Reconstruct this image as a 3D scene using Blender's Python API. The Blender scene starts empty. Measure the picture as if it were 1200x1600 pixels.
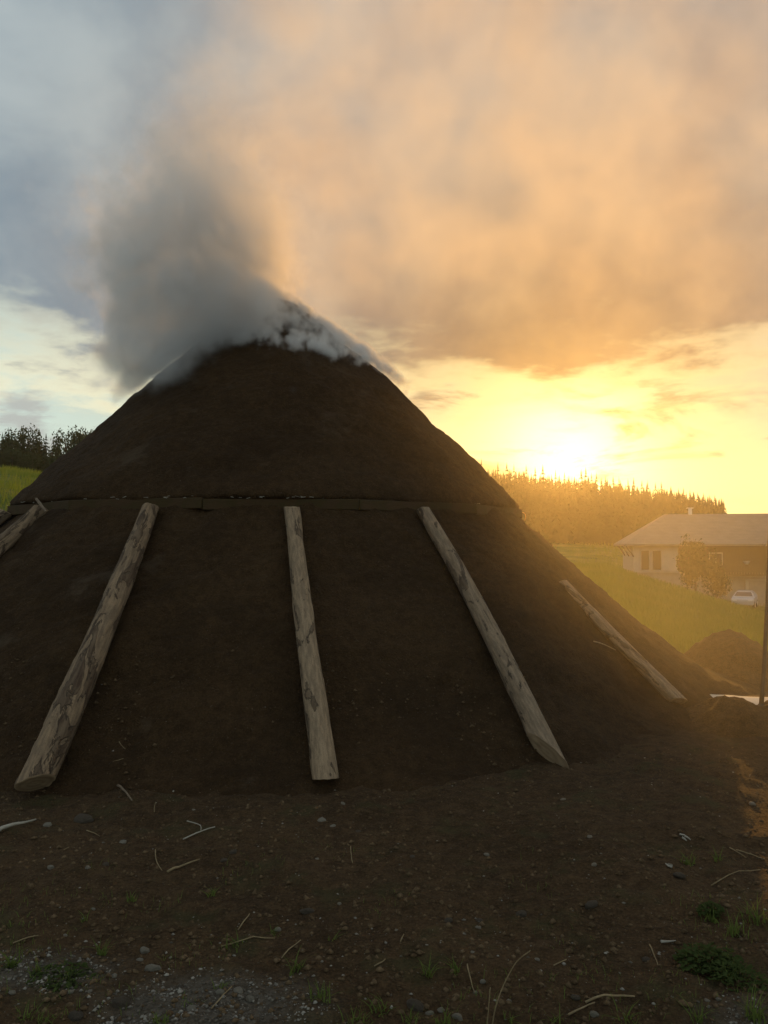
import bpy, bmesh, math, random
import numpy as np
from mathutils import Vector, Matrix

random.seed(7)
rng = np.random.default_rng(11)
S = bpy.context.scene
COL = S.collection
R = math.radians

# ------------------------------------------------------------------ camera
F = 1202.0                      # focal length in pixels of the 1200x1600 photograph
EYE = Vector((0.0, 0.0, 1.6))
PITCH = R(2.4)
cam_d = bpy.data.cameras.new("camera")
cam_d.sensor_fit = 'VERTICAL'
cam_d.sensor_height = 36.0
cam_d.lens = F / 1600 * 36.0
cam_d.clip_start = 0.05
cam_d.clip_end = 3000
cam = bpy.data.objects.new("camera", cam_d)
COL.objects.link(cam)
cam.location = EYE
cam.rotation_euler = (math.pi / 2 + PITCH, 0, 0)
S.camera = cam

# ------------------------------------------------------------------ render / exposure
S.render.engine = 'CYCLES'
S.cycles.use_denoising = True
S.cycles.denoiser = 'OPENIMAGEDENOISE'
S.cycles.use_adaptive_sampling = True
S.cycles.adaptive_threshold = 0.02
S.cycles.max_bounces = 7
S.cycles.diffuse_bounces = 2
S.cycles.glossy_bounces = 2
S.cycles.transmission_bounces = 4
S.cycles.transparent_max_bounces = 8
S.cycles.volume_bounces = 4
S.cycles.volume_step_rate = 1.8
S.cycles.volume_max_steps = 256
S.cycles.sample_clamp_indirect = 4.0
S.view_settings.view_transform = 'Standard'
S.view_settings.look = 'None'
S.view_settings.exposure = 0.3
S.view_settings.gamma = 1.0
S.view_settings.use_curve_mapping = False

SUN_AZ, SUN_EL = R(13.6), R(6.25)          # azimuth clockwise from +Y
SUN_DIR = Vector((math.sin(SUN_AZ) * math.cos(SUN_EL), math.cos(SUN_AZ) * math.cos(SUN_EL), math.sin(SUN_EL)))


# ------------------------------------------------------------------ node helper
class V:
    """A socket (or constant) with arithmetic."""
    def __init__(self, g, s): self.g, self.s = g, s
    def __add__(a, b): return a.g.m('ADD', a, b)
    def __radd__(a, b): return a.g.m('ADD', b, a)
    def __sub__(a, b): return a.g.m('SUBTRACT', a, b)
    def __rsub__(a, b): return a.g.m('SUBTRACT', b, a)
    def __mul__(a, b): return a.g.m('MULTIPLY', a, b)
    def __rmul__(a, b): return a.g.m('MULTIPLY', b, a)
    def __truediv__(a, b): return a.g.m('DIVIDE', a, b)
    def __rtruediv__(a, b): return a.g.m('DIVIDE', b, a)
    def __pow__(a, b): return a.g.m('POWER', a, b)
    def __neg__(a): return a.g.m('MULTIPLY', a, -1.0)


class G:
    def __init__(self, tree): self.t = tree
    def n(self, kind, **kw):
        nd = self.t.nodes.new(kind)
        for k, v in kw.items(): setattr(nd, k, v)
        return nd
    def put(self, sock, val):
        if isinstance(val, V): self.t.links.new(val.s, sock)
        elif val is not None:
            if hasattr(val, '__len__') and sock.type == 'RGBA' and len(val) == 3: val = (*val, 1.0)
            sock.default_value = val
    def m(self, op, a, b=None, c=None, clamp=False):
        nd = self.n('ShaderNodeMath', operation=op, use_clamp=clamp)
        for i, v in enumerate((a, b, c)):
            if v is not None: self.put(nd.inputs[i], v)
        return V(self, nd.outputs[0])
    def vm(self, op, a, b=None, scale=None):
        nd = self.n('ShaderNodeVectorMath', operation=op)
        self.put(nd.inputs[0], a)
        if b is not None: self.put(nd.inputs[1], b)
        if scale is not None: self.put(nd.inputs['Scale'], scale)
        return V(self, nd.outputs['Value'] if op in ('DOT_PRODUCT', 'LENGTH', 'DISTANCE') else nd.outputs[0])
    def sep(self, v):
        nd = self.n('ShaderNodeSeparateXYZ'); self.put(nd.inputs[0], v)
        return [V(self, o) for o in nd.outputs]
    def comb(self, x, y, z):
        nd = self.n('ShaderNodeCombineXYZ')
        for i, v in enumerate((x, y, z)): self.put(nd.inputs[i], v)
        return V(self, nd.outputs[0])
    def noise(self, vec, scale=1.0, detail=2.0, rough=0.5, dist=0.0, color=False):
        nd = self.n('ShaderNodeTexNoise')
        if vec is not None: self.put(nd.inputs['Vector'], vec)
        self.put(nd.inputs['Scale'], scale); self.put(nd.inputs['Detail'], detail)
        self.put(nd.inputs['Roughness'], rough); self.put(nd.inputs['Distortion'], dist)
        return V(self, nd.outputs['Color' if color else 0])
    def voro(self, vec, scale=1.0, feature='F1', out='Distance', rand=1.0):
        nd = self.n('ShaderNodeTexVoronoi', feature=feature)
        self.put(nd.inputs['Vector'], vec); self.put(nd.inputs['Scale'], scale); self.put(nd.inputs['Randomness'], rand)
        return V(self, nd.outputs[out])
    def smooth(self, x, a, b, lo=0.0, hi=1.0, kind='SMOOTHSTEP'):
        nd = self.n('ShaderNodeMapRange', interpolation_type=kind)
        for i, v in enumerate((x, a, b, lo, hi)): self.put(nd.inputs[i], v)
        return V(self, nd.outputs[0])
    def mix(self, f, a, b):
        nd = self.n('ShaderNodeMix', data_type='RGBA')
        self.put(nd.inputs[0], f); self.put(nd.inputs[6], a); self.put(nd.inputs[7], b)
        return V(self, nd.outputs[2])
    def mulc(self, a, b):
        nd = self.n('ShaderNodeMix', data_type='RGBA', blend_type='MULTIPLY')
        nd.inputs[0].default_value = 1.0
        self.put(nd.inputs[6], a); self.put(nd.inputs[7], b)
        return V(self, nd.outputs[2])
    def scalec(self, a, f): return self.vm('SCALE', a, scale=f)
    def addc(self, a, b): return self.vm('ADD', a, b)


# ------------------------------------------------------------------ world: sky + cloud layers
W = bpy.data.worlds.new("World")
S.world = W
W.use_nodes = True
wt = W.node_tree
wt.nodes.clear()
g = G(wt)
WS = 0.10
sky = g.n('ShaderNodeTexSky', sky_type='NISHITA', sun_disc=False)
sky.sun_elevation = SUN_EL
sky.sun_rotation = SUN_AZ
sky.altitude = 700
sky.air_density = 1.0
sky.dust_density = 1.5
sky.ozone_density = 1.0
skyc = V(g, sky.outputs[0])
d = V(g, g.n('ShaderNodeTexCoord').outputs['Generated'])
dx, dy, dz = g.sep(d)
cosang = g.vm('DOT_PRODUCT', d, tuple(SUN_DIR))
ang = g.m('ARCCOSINE', g.m('MINIMUM', cosang, 0.99999))            # radians to the sun
el = g.m('ARCSINE', dz)                                             # elevation, radians
warm = g.m('POWER', 2.718, -(ang * ang) / 0.24)                     # wide warm light round the sun
core = g.m('POWER', 2.718, -(ang * ang) / 0.006)
# clear air between clouds: the physical sky veiled by thin high cloud
veil = g.mix(warm, (0.56, 0.72, 0.68), (0.46, 0.35, 0.115))
clear = g.mix(0.80, g.scalec(skyc, WS * 1.0), veil)
clear = g.addc(clear, g.vm('MULTIPLY', g.comb(core, core, core), (0.8, 0.66, 0.4)))
# cloud deck projected on a plane overhead
inv = 1.0 / (g.m('MAXIMUM', dz, 0.0) + 0.10)
cp = g.comb(dx * inv, dy * inv, 0.0)
nA = g.noise(g.vm('ADD', cp, (3.1, 7.7, 1.3)), 1.15, 7, 0.56, 0.35)
nB = g.noise(g.vm('ADD', cp, (11.0, 2.0, 5.0)), 3.4, 6, 0.6, 0.2)
n2 = g.noise(d, 5.0, 6, 0.55, 0.3)
deck = g.smooth(el, R(4), R(24), -0.05, 0.50)                       # the deck closes with height
cov_in = nA * 0.60 + nB * 0.40 + deck
cover = g.smooth(cov_in, 0.50, 0.80)
edge = cover * (1.0 - cover) * 4.0
cold = g.mix(g.smooth(n2, 0.3, 0.7), (0.20, 0.26, 0.31), (0.35, 0.415, 0.44))
hot = g.mix(g.smooth(n2, 0.3, 0.7), (0.155, 0.10, 0.055), (0.38, 0.225, 0.085))
cloud = g.mix(warm, cold, hot)
lit = g.mix(warm, (0.98, 0.90, 0.60), (0.95, 0.70, 0.27))
lowedge = g.smooth(el, R(20), R(9), 0.0, 0.85) * edge
cloud = g.mix(lowedge, cloud, lit)
wisp = g.noise(g.vm('MULTIPLY', g.vm('ADD', d, (0.3, 0.1, 0.0)), (1.0, 1.0, 3.2)), 5.5, 6, 0.6, 0.6)
wispf = g.smooth(wisp, 0.50, 0.66) * g.smooth(el, R(1.5), R(5)) * g.smooth(el, R(24), R(12)) * 0.9
clear = g.mix(wispf, clear, g.mix(warm, (0.42, 0.45, 0.44), (0.20, 0.13, 0.065)))
skycol = g.mix(cover, clear, cloud)
below = g.smooth(dz, 0.0, -0.06)
skycol = g.mix(below, skycol, (0.10, 0.10, 0.07))
bg = g.n('ShaderNodeBackground')
bg.inputs['Strength'].default_value = WS
g.put(bg.inputs['Color'], g.scalec(skycol, 1.0 / WS))
wo = g.n('ShaderNodeOutputWorld')
wt.links.new(bg.outputs[0], wo.inputs['Surface'])

# ------------------------------------------------------------------ sun
sl = bpy.data.lights.new("sun", 'SUN')
sl.energy = 3.0
sl.angle = R(0.6)
sl.color = (1.0, 0.48, 0.105)
sun = bpy.data.objects.new("sun", sl)
COL.objects.link(sun)
sun.rotation_euler = (-SUN_DIR).to_track_quat('-Z', 'Y').to_euler()
sun.location = (8, 30, 12)


# ------------------------------------------------------------------ geometry helpers
def vnoise(p, seed=0):
    """value noise on (n,3) points, -1..1"""
    p = np.asarray(p, float)
    i = np.floor(p).astype(np.int64); f = p - i
    f = f * f * (3 - 2 * f)
    out = np.zeros(len(p))
    for cx in (0, 1):
        for cy in (0, 1):
            for cz in (0, 1):
                h = ((i[:, 0] + cx) * 374761393 + (i[:, 1] + cy) * 668265263 + (i[:, 2] + cz) * 2147483647 + seed * 974634777) & 0xFFFFFFFF
                h = ((h ^ (h >> 13)) * 1274126177) & 0xFFFFFFFF
                h = (h ^ (h >> 16)) & 0xFFFF
                w = (f[:, 0] if cx else 1 - f[:, 0]) * (f[:, 1] if cy else 1 - f[:, 1]) * (f[:, 2] if cz else 1 - f[:, 2])
                out += w * (h / 32767.5 - 1.0)
    return out


def fbm(p, octaves=4, seed=0, gain=0.5):
    p = np.asarray(p, float); s = np.zeros(len(p)); a = 1.0
    for k in range(octaves):
        s += a * vnoise(p * 2.03 ** k + k * 17.3, seed + k); a *= gain
    return s


def tag(o, label=None, cat=None, group=None, kind=None):
    if label: o['label'] = label
    if cat: o['category'] = cat
    if group: o['group'] = group
    if kind: o['kind'] = kind
    return o


def mesh_obj(name, me, mat=None, parent=None, loc=None):
    o = bpy.data.objects.new(name, me)
    COL.objects.link(o)
    if mat is not None and len(me.materials) == 0: me.materials.append(mat)
    if parent is not None: o.parent = parent
    if loc is not None: o.location = loc
    return o


def from_data(name, verts, faces, smooth=False):
    me = bpy.data.meshes.new(name)
    me.from_pydata([tuple(v) for v in verts], [], [tuple(f) for f in faces])
    if smooth: me.polygons.foreach_set('use_smooth', [True] * len(me.polygons))
    me.update()
    return me


def from_np(name, verts, faces, smooth=False):
    """fast mesh from (n,3) verts and (m,k) faces"""
    verts = np.asarray(verts, np.float32); faces = np.asarray(faces, np.int32)
    me = bpy.data.meshes.new(name)
    me.vertices.add(len(verts)); me.vertices.foreach_set('co', verts.ravel())
    m, k = faces.shape
    me.loops.add(m * k); me.loops.foreach_set('vertex_index', faces.ravel())
    me.polygons.add(m)
    me.polygons.foreach_set('loop_start', np.arange(0, m * k, k, dtype=np.int32))
    me.polygons.foreach_set('loop_total', np.full(m, k, np.int32))
    if smooth: me.polygons.foreach_set('use_smooth', np.ones(m, bool))
    me.update(calc_edges=True)
    me.validate()
    return me


def empty(name, loc, rz=0.0):
    o = bpy.data.objects.new(name, None)
    COL.objects.link(o)
    o.location = loc; o.rotation_euler = (0, 0, rz)
    o.empty_display_size = 0.2
    return o


def box_data(cx, cy, cz, sx, sy, sz):
    v = [(cx + i * sx / 2, cy + j * sy / 2, cz + k * sz / 2) for i in (-1, 1) for j in (-1, 1) for k in (-1, 1)]
    f = [(0, 1, 3, 2), (4, 6, 7, 5), (0, 4, 5, 1), (2, 3, 7, 6), (0, 2, 6, 4), (1, 5, 7, 3)]
    return v, f


def box(name, c, s, mat, parent=None, bevel=0.0):
    v, f = box_data(*c, *s)
    me = from_data(name, v, f)
    if bevel:
        bm = bmesh.new(); bm.from_mesh(me)
        bmesh.ops.bevel(bm, geom=bm.edges[:], offset=bevel, segments=2, affect='EDGES')
        bm.to_mesh(me); bm.free()
    return mesh_obj(name, me, mat, parent)


def tube_data(pts, radii, seg=10, jitter=None, cap=True):
    pts = [Vector(p) for p in pts]
    V_, F_ = [], []
    n = len(pts)
    t0 = (pts[1] - pts[0]).normalized()
    ref = Vector((0, 0, 1)) if abs(t0.z) < 0.9 else Vector((1, 0, 0))
    for i, p in enumerate(pts):
        t = (pts[min(i + 1, n - 1)] - pts[max(i - 1, 0)]).normalized()
        a = t.cross(ref).normalized(); b = t.cross(a).normalized()
        for k in range(seg):
            th = 2 * math.pi * k / seg
            r = radii[i] * (1 + (jitter(i, k) if jitter else 0))
            V_.append(p + (a * math.cos(th) + b * math.sin(th)) * r)
    for i in range(n - 1):
        for k in range(seg):
            k2 = (k + 1) % seg
            F_.append((i * seg + k, i * seg + k2, (i + 1) * seg + k2, (i + 1) * seg + k))
    if cap:
        F_.append(tuple(range(seg))[::-1]); F_.append(tuple((n - 1) * seg + k for k in range(seg)))
    return V_, F_


CP, SP = math.cos(PITCH), math.sin(PITCH)
def ray(px, py):
    x = (px - 600) / F; u = (800 - py) / F
    return Vector((x, CP - u * SP, SP + u * CP))
def on_z(px, py, z=0.0):
    r = ray(px, py); t = (z - EYE.z) / r.z
    return EYE + r * t
def at_depth(px, py, y):
    r = ray(px, py); return EYE + r * (y / r.y)


# ------------------------------------------------------------------ materials
def mat_new(name):
    m = bpy.data.materials.new(name); m.use_nodes = True
    t = m.node_tree; t.nodes.clear()
    gg = G(t)
    out = gg.n('ShaderNodeOutputMaterial')
    return m, gg, out


def surf(name, build, rough=0.85, spec=0.2, bump=None, bump_d=0.01):
    m, gg, out = mat_new(name)
    b = gg.n('ShaderNodeBsdfPrincipled')
    pos = V(gg, gg.n('ShaderNodeTexCoord').outputs['Object'])
    c = build(gg, pos)
    rg = rough
    if isinstance(c, tuple) and isinstance(c[0], V):
        c, rg = c[0], c[1]
    gg.put(b.inputs['Base Color'], c)
    gg.put(b.inputs['Roughness'], rg)
    b.inputs['Specular IOR Level'].default_value = spec
    if bump:
        h = bump(gg, pos)
        bn = gg.n('ShaderNodeBump'); bn.inputs['Distance'].default_value = bump_d
        gg.put(bn.inputs['Height'], h)
        gg.t.links.new(bn.outputs[0], b.inputs['Normal'])
    gg.t.links.new(b.outputs[0], out.inputs['Surface'])
    return m


def leafy(name, build, trans=0.4):
    """diffuse + translucent leaf material"""
    m, gg, out = mat_new(name)
    pos = V(gg, gg.n('ShaderNodeTexCoord').outputs['Object'])
    c = build(gg, pos)
    a = gg.n('ShaderNodeBsdfDiffuse'); b = gg.n('ShaderNodeBsdfTranslucent'); x = gg.n('ShaderNodeMixShader')
    gg.put(a.inputs['Color'], c); gg.put(b.inputs['Color'], c)
    x.inputs[0].default_value = trans
    gg.t.links.new(a.outputs[0], x.inputs[1]); gg.t.links.new(b.outputs[0], x.inputs[2])
    gg.t.links.new(x.outputs[0], out.inputs['Surface'])
    return m


def plain(name, col, rough=0.7, spec=0.3, var=0.15, scale=6.0):
    def b(gg, p):
        n = gg.noise(p, scale, 4, 0.6)
        return gg.scalec(gg.comb(*col), gg.smooth(n, 0.3, 0.7, 1 - var, 1 + var, 'LINEAR'))
    return surf(name, b, rough, spec)


def soil_color(gg, p, dark=(0.042, 0.0235, 0.0105), light=(0.125, 0.073, 0.034)):
    n1 = gg.noise(p, 0.9, 5, 0.6)
    n2 = gg.noise(p, 14.0, 5, 0.7)
    n3 = gg.noise(p, 75.0, 3, 0.7)
    f = gg.smooth(n1 * 0.22 + n2 * 0.38 + n3 * 0.40, 0.38, 0.64)
    c = gg.mix(f, dark, light)
    crumb = gg.voro(p, 60.0)
    crumbsel = gg.smooth(gg.noise(p, 33.0, 2, 0.5), 0.60, 0.68) * gg.smooth(crumb, 0.35, 0.15)
    c = gg.mix(crumbsel * 0.8, c, (0.13, 0.10, 0.07))
    straw = gg.smooth(gg.noise(gg.vm('MULTIPLY', p, (1.0, 0.25, 1.0)), 90.0, 2, 0.5), 0.70, 0.76)
    c = gg.mix(straw * 0.35, c, (0.16, 0.12, 0.06))
    return c


def soil_bump(gg, p):
    return gg.noise(p, 18.0, 6, 0.7) * 1.0 + gg.noise(p, 90.0, 3, 0.7) * 0.35 - gg.voro(p, 55.0) * 0.25


M = {}
def kiln_col(gg, p):
    c = kiln_base(gg, p)
    damp = gg.smooth(gg.noise(p, 1.1, 5, 0.62, 0.6), 0.48, 0.62)
    ashy = gg.smooth(gg.noise(gg.vm('ADD', p, (7, 3, 9)), 1.7, 6, 0.66, 0.5), 0.58, 0.72)
    c = gg.mix(damp * 0.35, c, (0.026, 0.0145, 0.0065))
    return gg.mix(ashy * 0.40, c, (0.12, 0.085, 0.055))
kiln_base = lambda gg, p: (soil_color(gg, p, (0.036, 0.019, 0.0078), (0.082, 0.0455, 0.0195)))
M['kiln'] = surf('kiln_earth', kiln_col, 0.95, 0.12, soil_bump, 0.045)
M['soil'] = surf('heap_soil', lambda gg, p: soil_color(gg, p), 0.95, 0.12, soil_bump, 0.04)


def bark_build(tan, grey, dark, peel, k):
    def b(gg, p):
        q = gg.vm('ADD', p, (k * 3.7, k * 1.9, k * 5.3))
        st = gg.vm('MULTIPLY', q, (1.0, 1.0, 0.16))
        patch = gg.noise(gg.vm('MULTIPLY', q, (1.0, 1.0, 0.35)), 7.0, 5, 0.62, 0.8)
        fib = gg.noise(st, 46.0, 4, 0.6)
        fine = gg.noise(q, 110.0, 3, 0.6)
        base = gg.mix(gg.smooth(fib, 0.35, 0.68), grey, tan)
        base = gg.mix(gg.smooth(fine, 0.45, 0.75) * 0.35, base, dark)
        bark = gg.mix(gg.smooth(gg.noise(st, 22.0, 4, 0.65), 0.3, 0.7), dark, grey)
        c = gg.mix(gg.smooth(patch, peel, peel + 0.03), base, bark)
        rim = gg.smooth(patch, peel - 0.03, peel) * gg.smooth(patch, peel + 0.03, peel)
        c = gg.mix(rim * 0.8, c, (0.035, 0.022, 0.014))
        spots = gg.smooth(gg.voro(gg.vm('MULTIPLY', q, (1.0, 1.0, 0.6)), 16.0), 0.16, 0.10) * gg.smooth(gg.noise(q, 9.0, 1, 0.5), 0.5, 0.6)
        return gg.mix(spots * 0.8, c, (0.05, 0.032, 0.02))
    def h(gg, p):
        q = gg.vm('ADD', p, (k * 3.7, k * 1.9, k * 5.3))
        patch = gg.noise(gg.vm('MULTIPLY', q, (1.0, 1.0, 0.35)), 7.0, 5, 0.62, 0.8)
        return gg.smooth(patch, peel - 0.01, peel + 0.02) * 0.8 + gg.noise(gg.vm('MULTIPLY', q, (1, 1, 0.16)), 46.0, 4, 0.6) * 0.7 + gg.noise(q, 60, 4, .6) * .3
    return b, h


def bark(name, tan, grey, dark, peel, k):
    b, h = bark_build(tan, grey, dark, peel, k)
    return surf(name, b, 0.85, 0.2, h, 0.012)


M['bark_a'] = bark('bark_peeling', (0.29, 0.19, 0.11), (0.165, 0.11, 0.067), (0.06, 0.034, 0.02), 0.53, 1)
M['bark_b'] = bark('bark_smooth', (0.33, 0.225, 0.135), (0.20, 0.135, 0.082), (0.075, 0.046, 0.027), 0.60, 2)
M['bark_c'] = bark('bark_spotted', (0.29, 0.20, 0.125), (0.18, 0.125, 0.08), (0.065, 0.04, 0.024), 0.58, 3)


def cutwood(gg, p):
    x, y, z = gg.sep(p)
    n = gg.noise(p, 9.0, 3, 0.5)
    rr = gg.m('SQRT', x * x + y * y) * 150.0 + n * 4.0
    ringv = gg.m('SINE', rr) * 0.5 + 0.5
    return gg.mix(ringv * 0.5, (0.34, 0.235, 0.14), (0.20, 0.125, 0.07))
M['cut'] = surf('cut_wood', cutwood, 0.8, 0.2)
M['board'] = surf('mossy_board', lambda gg, p: gg.mix(gg.smooth(gg.noise(p, 5.0, 5, 0.6), 0.42, 0.6),
                  gg.mix(gg.noise(gg.vm('MULTIPLY', p, (1, 1, 9)), 14.0, 3, 0.6), (0.045, 0.024, 0.010), (0.08, 0.045, 0.019)), (0.052, 0.033, 0.011)), 0.85, 0.2,
                  lambda gg, p: gg.noise(gg.vm('MULTIPLY', p, (1, 1, 8)), 16.0, 4, 0.6), 0.006)
M['ash'] = plain('white_ash', (0.34, 0.30, 0.24), 0.9, 0.1, 0.2, 30)
M['stone'] = surf('pebble_stone', lambda gg, p: gg.mix(gg.noise(p, 25.0, 4, 0.6), (0.11, 0.09, 0.065), (0.34, 0.29, 0.22)), 0.8, 0.25, lambda gg, p: gg.noise(p, 60, 4, .6), 0.006)
M['stone_dark'] = surf('clod_stone', lambda gg, p: gg.mix(gg.noise(p, 25.0, 4, 0.6), (0.06, 0.043, 0.03), (0.16, 0.125, 0.09)), 0.9, 0.15, lambda gg, p: gg.noise(p, 50, 4, .6), 0.01)
M['gravel'] = surf('gravel_mix', lambda gg, p: gg.mix(gg.smooth(gg.noise(p, 9.0, 3, 0.7), 0.35, 0.65), (0.08, 0.063, 0.045), (0.32, 0.28, 0.23)), 0.85, 0.2)
M['crumb'] = surf('earth_crumb', lambda gg, p: soil_color(gg, p, (0.06, 0.036, 0.018), (0.17, 0.11, 0.06)), 0.95, 0.1)
M['straw'] = plain('dry_straw', (0.24, 0.17, 0.09), 0.8, 0.2, 0.3, 20)
M['twig'] = plain('twig_bark', (0.17, 0.12, 0.08), 0.85, 0.2, 0.35, 20)
M['palewood'] = surf('pale_split_wood', lambda gg, p: gg.mix(gg.noise(gg.vm('MULTIPLY', p, (0.3, 1, 1)), 70.0, 4, 0.6), (0.20, 0.165, 0.12), (0.46, 0.41, 0.34)), 0.8, 0.2)
M['grass'] = leafy('grass_blade', lambda gg, p: gg.mix(gg.noise(p, 2.2, 3, 0.6), (0.085, 0.13, 0.025), (0.20, 0.23, 0.065)), 0.45)
M['meadow'] = leafy('meadow_blade', lambda gg, p: gg.mix(gg.noise(p, 0.35, 4, 0.6), (0.09, 0.165, 0.018), (0.24, 0.25, 0.05)), 0.55)
M['weed'] = leafy('weed_leaf', lambda gg, p: gg.mix(gg.noise(p, 30, 2, 0.6), (0.035, 0.05, 0.014), (0.085, 0.105, 0.035)), 0.35)
M['conifer'] = leafy('conifer_needles', lambda gg, p: gg.mix(gg.noise(p, 0.4, 4, 0.6), (0.014, 0.024, 0.010), (0.04, 0.052, 0.022)), 0.04)
M['broad'] = leafy('broad_leaves', lambda gg, p: gg.mix(gg.noise(p, 0.5, 4, 0.6), (0.024, 0.036, 0.013), (0.065, 0.078, 0.027)), 0.2)
M['trunk'] = plain('tree_trunk', (0.07, 0.05, 0.036), 0.9, 0.1, 0.3, 3)
M['handle'] = plain('worn_handle', (0.11, 0.07, 0.04), 0.6, 0.3, 0.25, 12)
M['sheet'] = plain('pale_sheet', (0.48, 0.44, 0.38), 0.55, 0.35, 0.12, 3)

# ------------------------------------------------------------------ terrain
KX, KY = -1.49, 10.6                     # kiln axis
T_D = np.array([0, 9, 14, 25, 40, 60, 80, 110, 150, 200, 260, 450.])
T_A = np.array([-180, -100, -60, -26, -10, 3, 10, 16, 21, 26, 40, 70, 120, 180.])
T_Z = np.array([
    [0, 0, 0, 0, 0, .5, 1, 2, 3, 4, 6, 10],
    [0, 0, .3, 1, 2, 3, 4, 6, 9, 12, 14, 16],
    [0, 0, .5, 2, 4, 6, 8, 11, 15, 18, 20, 20],
    [0, 0, .3, 1.4, 3.6, 6.0, 8.2, 11, 14.5, 19, 22, 22],
    [0, 0, 0, .5, 1.5, 3, 4.5, 6.5, 9, 13, 16, 18],
    [0, 0, 0, 0, .4, .8, 1.0, 1.2, 2.0, 10, 13, 14],
    [0, 0, 0, 0, .35, .0, -.3, -.2, 1.6, 7.5, 10, 12],
    [0, 0, -.25, -.2, .27, -.5, -1.0, -.9, 1.4, 4.6, 7, 10],
    [0, 0, -.5, -.75, -.75, -2.0, -3.0, -2.9, -1, 1.5, 5, 9],
    [0, 0, -.7, -1.3, -1.9, -3.7, -4.3, -4.5, -4, -3, 2, 10],
    [0, 0, -.8, -2, -3.5, -5, -5, -5, -4, -2, 3, 11],
    [0, 0, -.5, -1, -2, -3, -3, -3, -2, 0, 4, 11],
    [0, 0, 0, -.5, -1, -1, -1, -1, 0, 1, 4, 10],
    [0, 0, 0, 0, 0, .5, 1, 2, 3, 4, 6, 10]], float)
HEAPS = [(5.15, 11.4, 0.95, 1.1, 0.72), (6.0, 11.2, 0.6, .8, 0.4), (4.25, 11.3, .8, .8, .25),
         (3.14, 6.95, 0.6, 0.6, 0.205), (3.70, 6.9, 0.6, 0.7, 0.265), (4.4, 6.95, .8, .8, .27), (5.3, 7.0, .9, .8, .27)]   # x, y, sx, sy, h; outer end lies unseen, added to shade soil


def terrain(x, y):
    x = np.asarray(x, float); y = np.asarray(y, float)
    dd = np.hypot(x, y); az = np.degrees(np.arctan2(x, y))
    ia = np.clip(np.searchsorted(T_A, az) - 1, 0, len(T_A) - 2)
    idd = np.clip(np.searchsorted(T_D, dd) - 1, 0, len(T_D) - 2)
    fa = np.clip((az - T_A[ia]) / (T_A[ia + 1] - T_A[ia]), 0, 1)
    fd = np.clip((dd - T_D[idd]) / (T_D[idd + 1] - T_D[idd]), 0, 1)
    z = (T_Z[ia, idd] * (1 - fa) * (1 - fd) + T_Z[ia + 1, idd] * fa * (1 - fd)
         + T_Z[ia, idd + 1] * (1 - fa) * fd + T_Z[ia + 1, idd + 1] * fa * fd)
    p = np.stack([x, y, np.zeros_like(x)], 1)
    far = np.clip((dd - 14) / 40, 0, 1)
    z = z + far * 0.35 * fbm(p / 14, 3, 5)
    near = np.clip(1 - (dd - 14) / 20, 0, 1)
    z = z + near * (0.020 * fbm(p / 0.55, 3, 1) + 0.014 * fbm(p / 0.13, 3, 2, 0.6))
    return z


def gz(x, y):
    return float(terrain(np.array([x]), np.array([y]))[0])


def grass_mask(x, y):
    dd = np.hypot(x, y); rk = np.hypot(x - KX, y - KY)
    p = np.stack([x, y, np.zeros_like(x)], 1)
    n = fbm(p / 2.0, 3, 8)
    return np.clip((rk - 7.6 + n * 0.8) / 1.2, 0, 1) * np.clip((y - 12.6 + n * 0.6 + np.abs(x) * .12) / 1.0, 0, 1)


def gravel_mask(x, y):
    p = np.stack([x, y, np.zeros_like(x)], 1)
    n = fbm(p / 0.30, 4, 31)
    a = np.exp(-(((x + 0.62) / 0.42) ** 2 + ((y - 2.72) / 0.26) ** 2))
    b = np.exp(-(((x + 1.25) / 0.35) ** 2 + ((y - 2.95) / 0.20) ** 2)) * 0.8
    c = np.exp(-(((x - 1.2) / 0.6) ** 2 + ((y - 2.62) / 0.14) ** 2)) * 0.5
    return np.clip((np.maximum(np.maximum(a, b), c) + n * 0.22 - 0.32) * 2.0, 0, 1)


def build_ground():
    rad = [0.25]
    while rad[-1] < 450:
        rad.append(rad[-1] * (1.012 if 2.2 < rad[-1] < 7 else 1.03))
    rad = np.array(rad)
    th = np.concatenate([np.arange(-42, 42, 0.22), np.arange(42, 318, 4.0)])
    th = np.radians(th)
    nr, nt = len(rad), len(th)
    RR, TT = np.meshgrid(rad, th, indexing='ij')
    x = (RR * np.sin(TT)).ravel(); y = (RR * np.cos(TT)).ravel()
    z = terrain(x, y)
    v = np.stack([x, y, z], 1)
    v = np.vstack([v, [[0, 0, 0]]])
    i = np.arange(nr - 1)[:, None]; j = np.arange(nt)[None, :]
    j2 = (j + 1) % nt
    f = np.stack([i * nt + j, i * nt + j2, (i + 1) * nt + j2, (i + 1) * nt + j], -1).reshape(-1, 4)[:, ::-1]
    me = from_np('ground', v, f, True)
    a = me.attributes.new('grass', 'FLOAT', 'POINT')
    a.data.foreach_set('value', np.append(grass_mask(x, y), 0).astype(np.float32))
    a = me.attributes.new('gravel', 'FLOAT', 'POINT')
    a.data.foreach_set('value', np.append(gravel_mask(x, y), 0).astype(np.float32))
    return me


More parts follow.
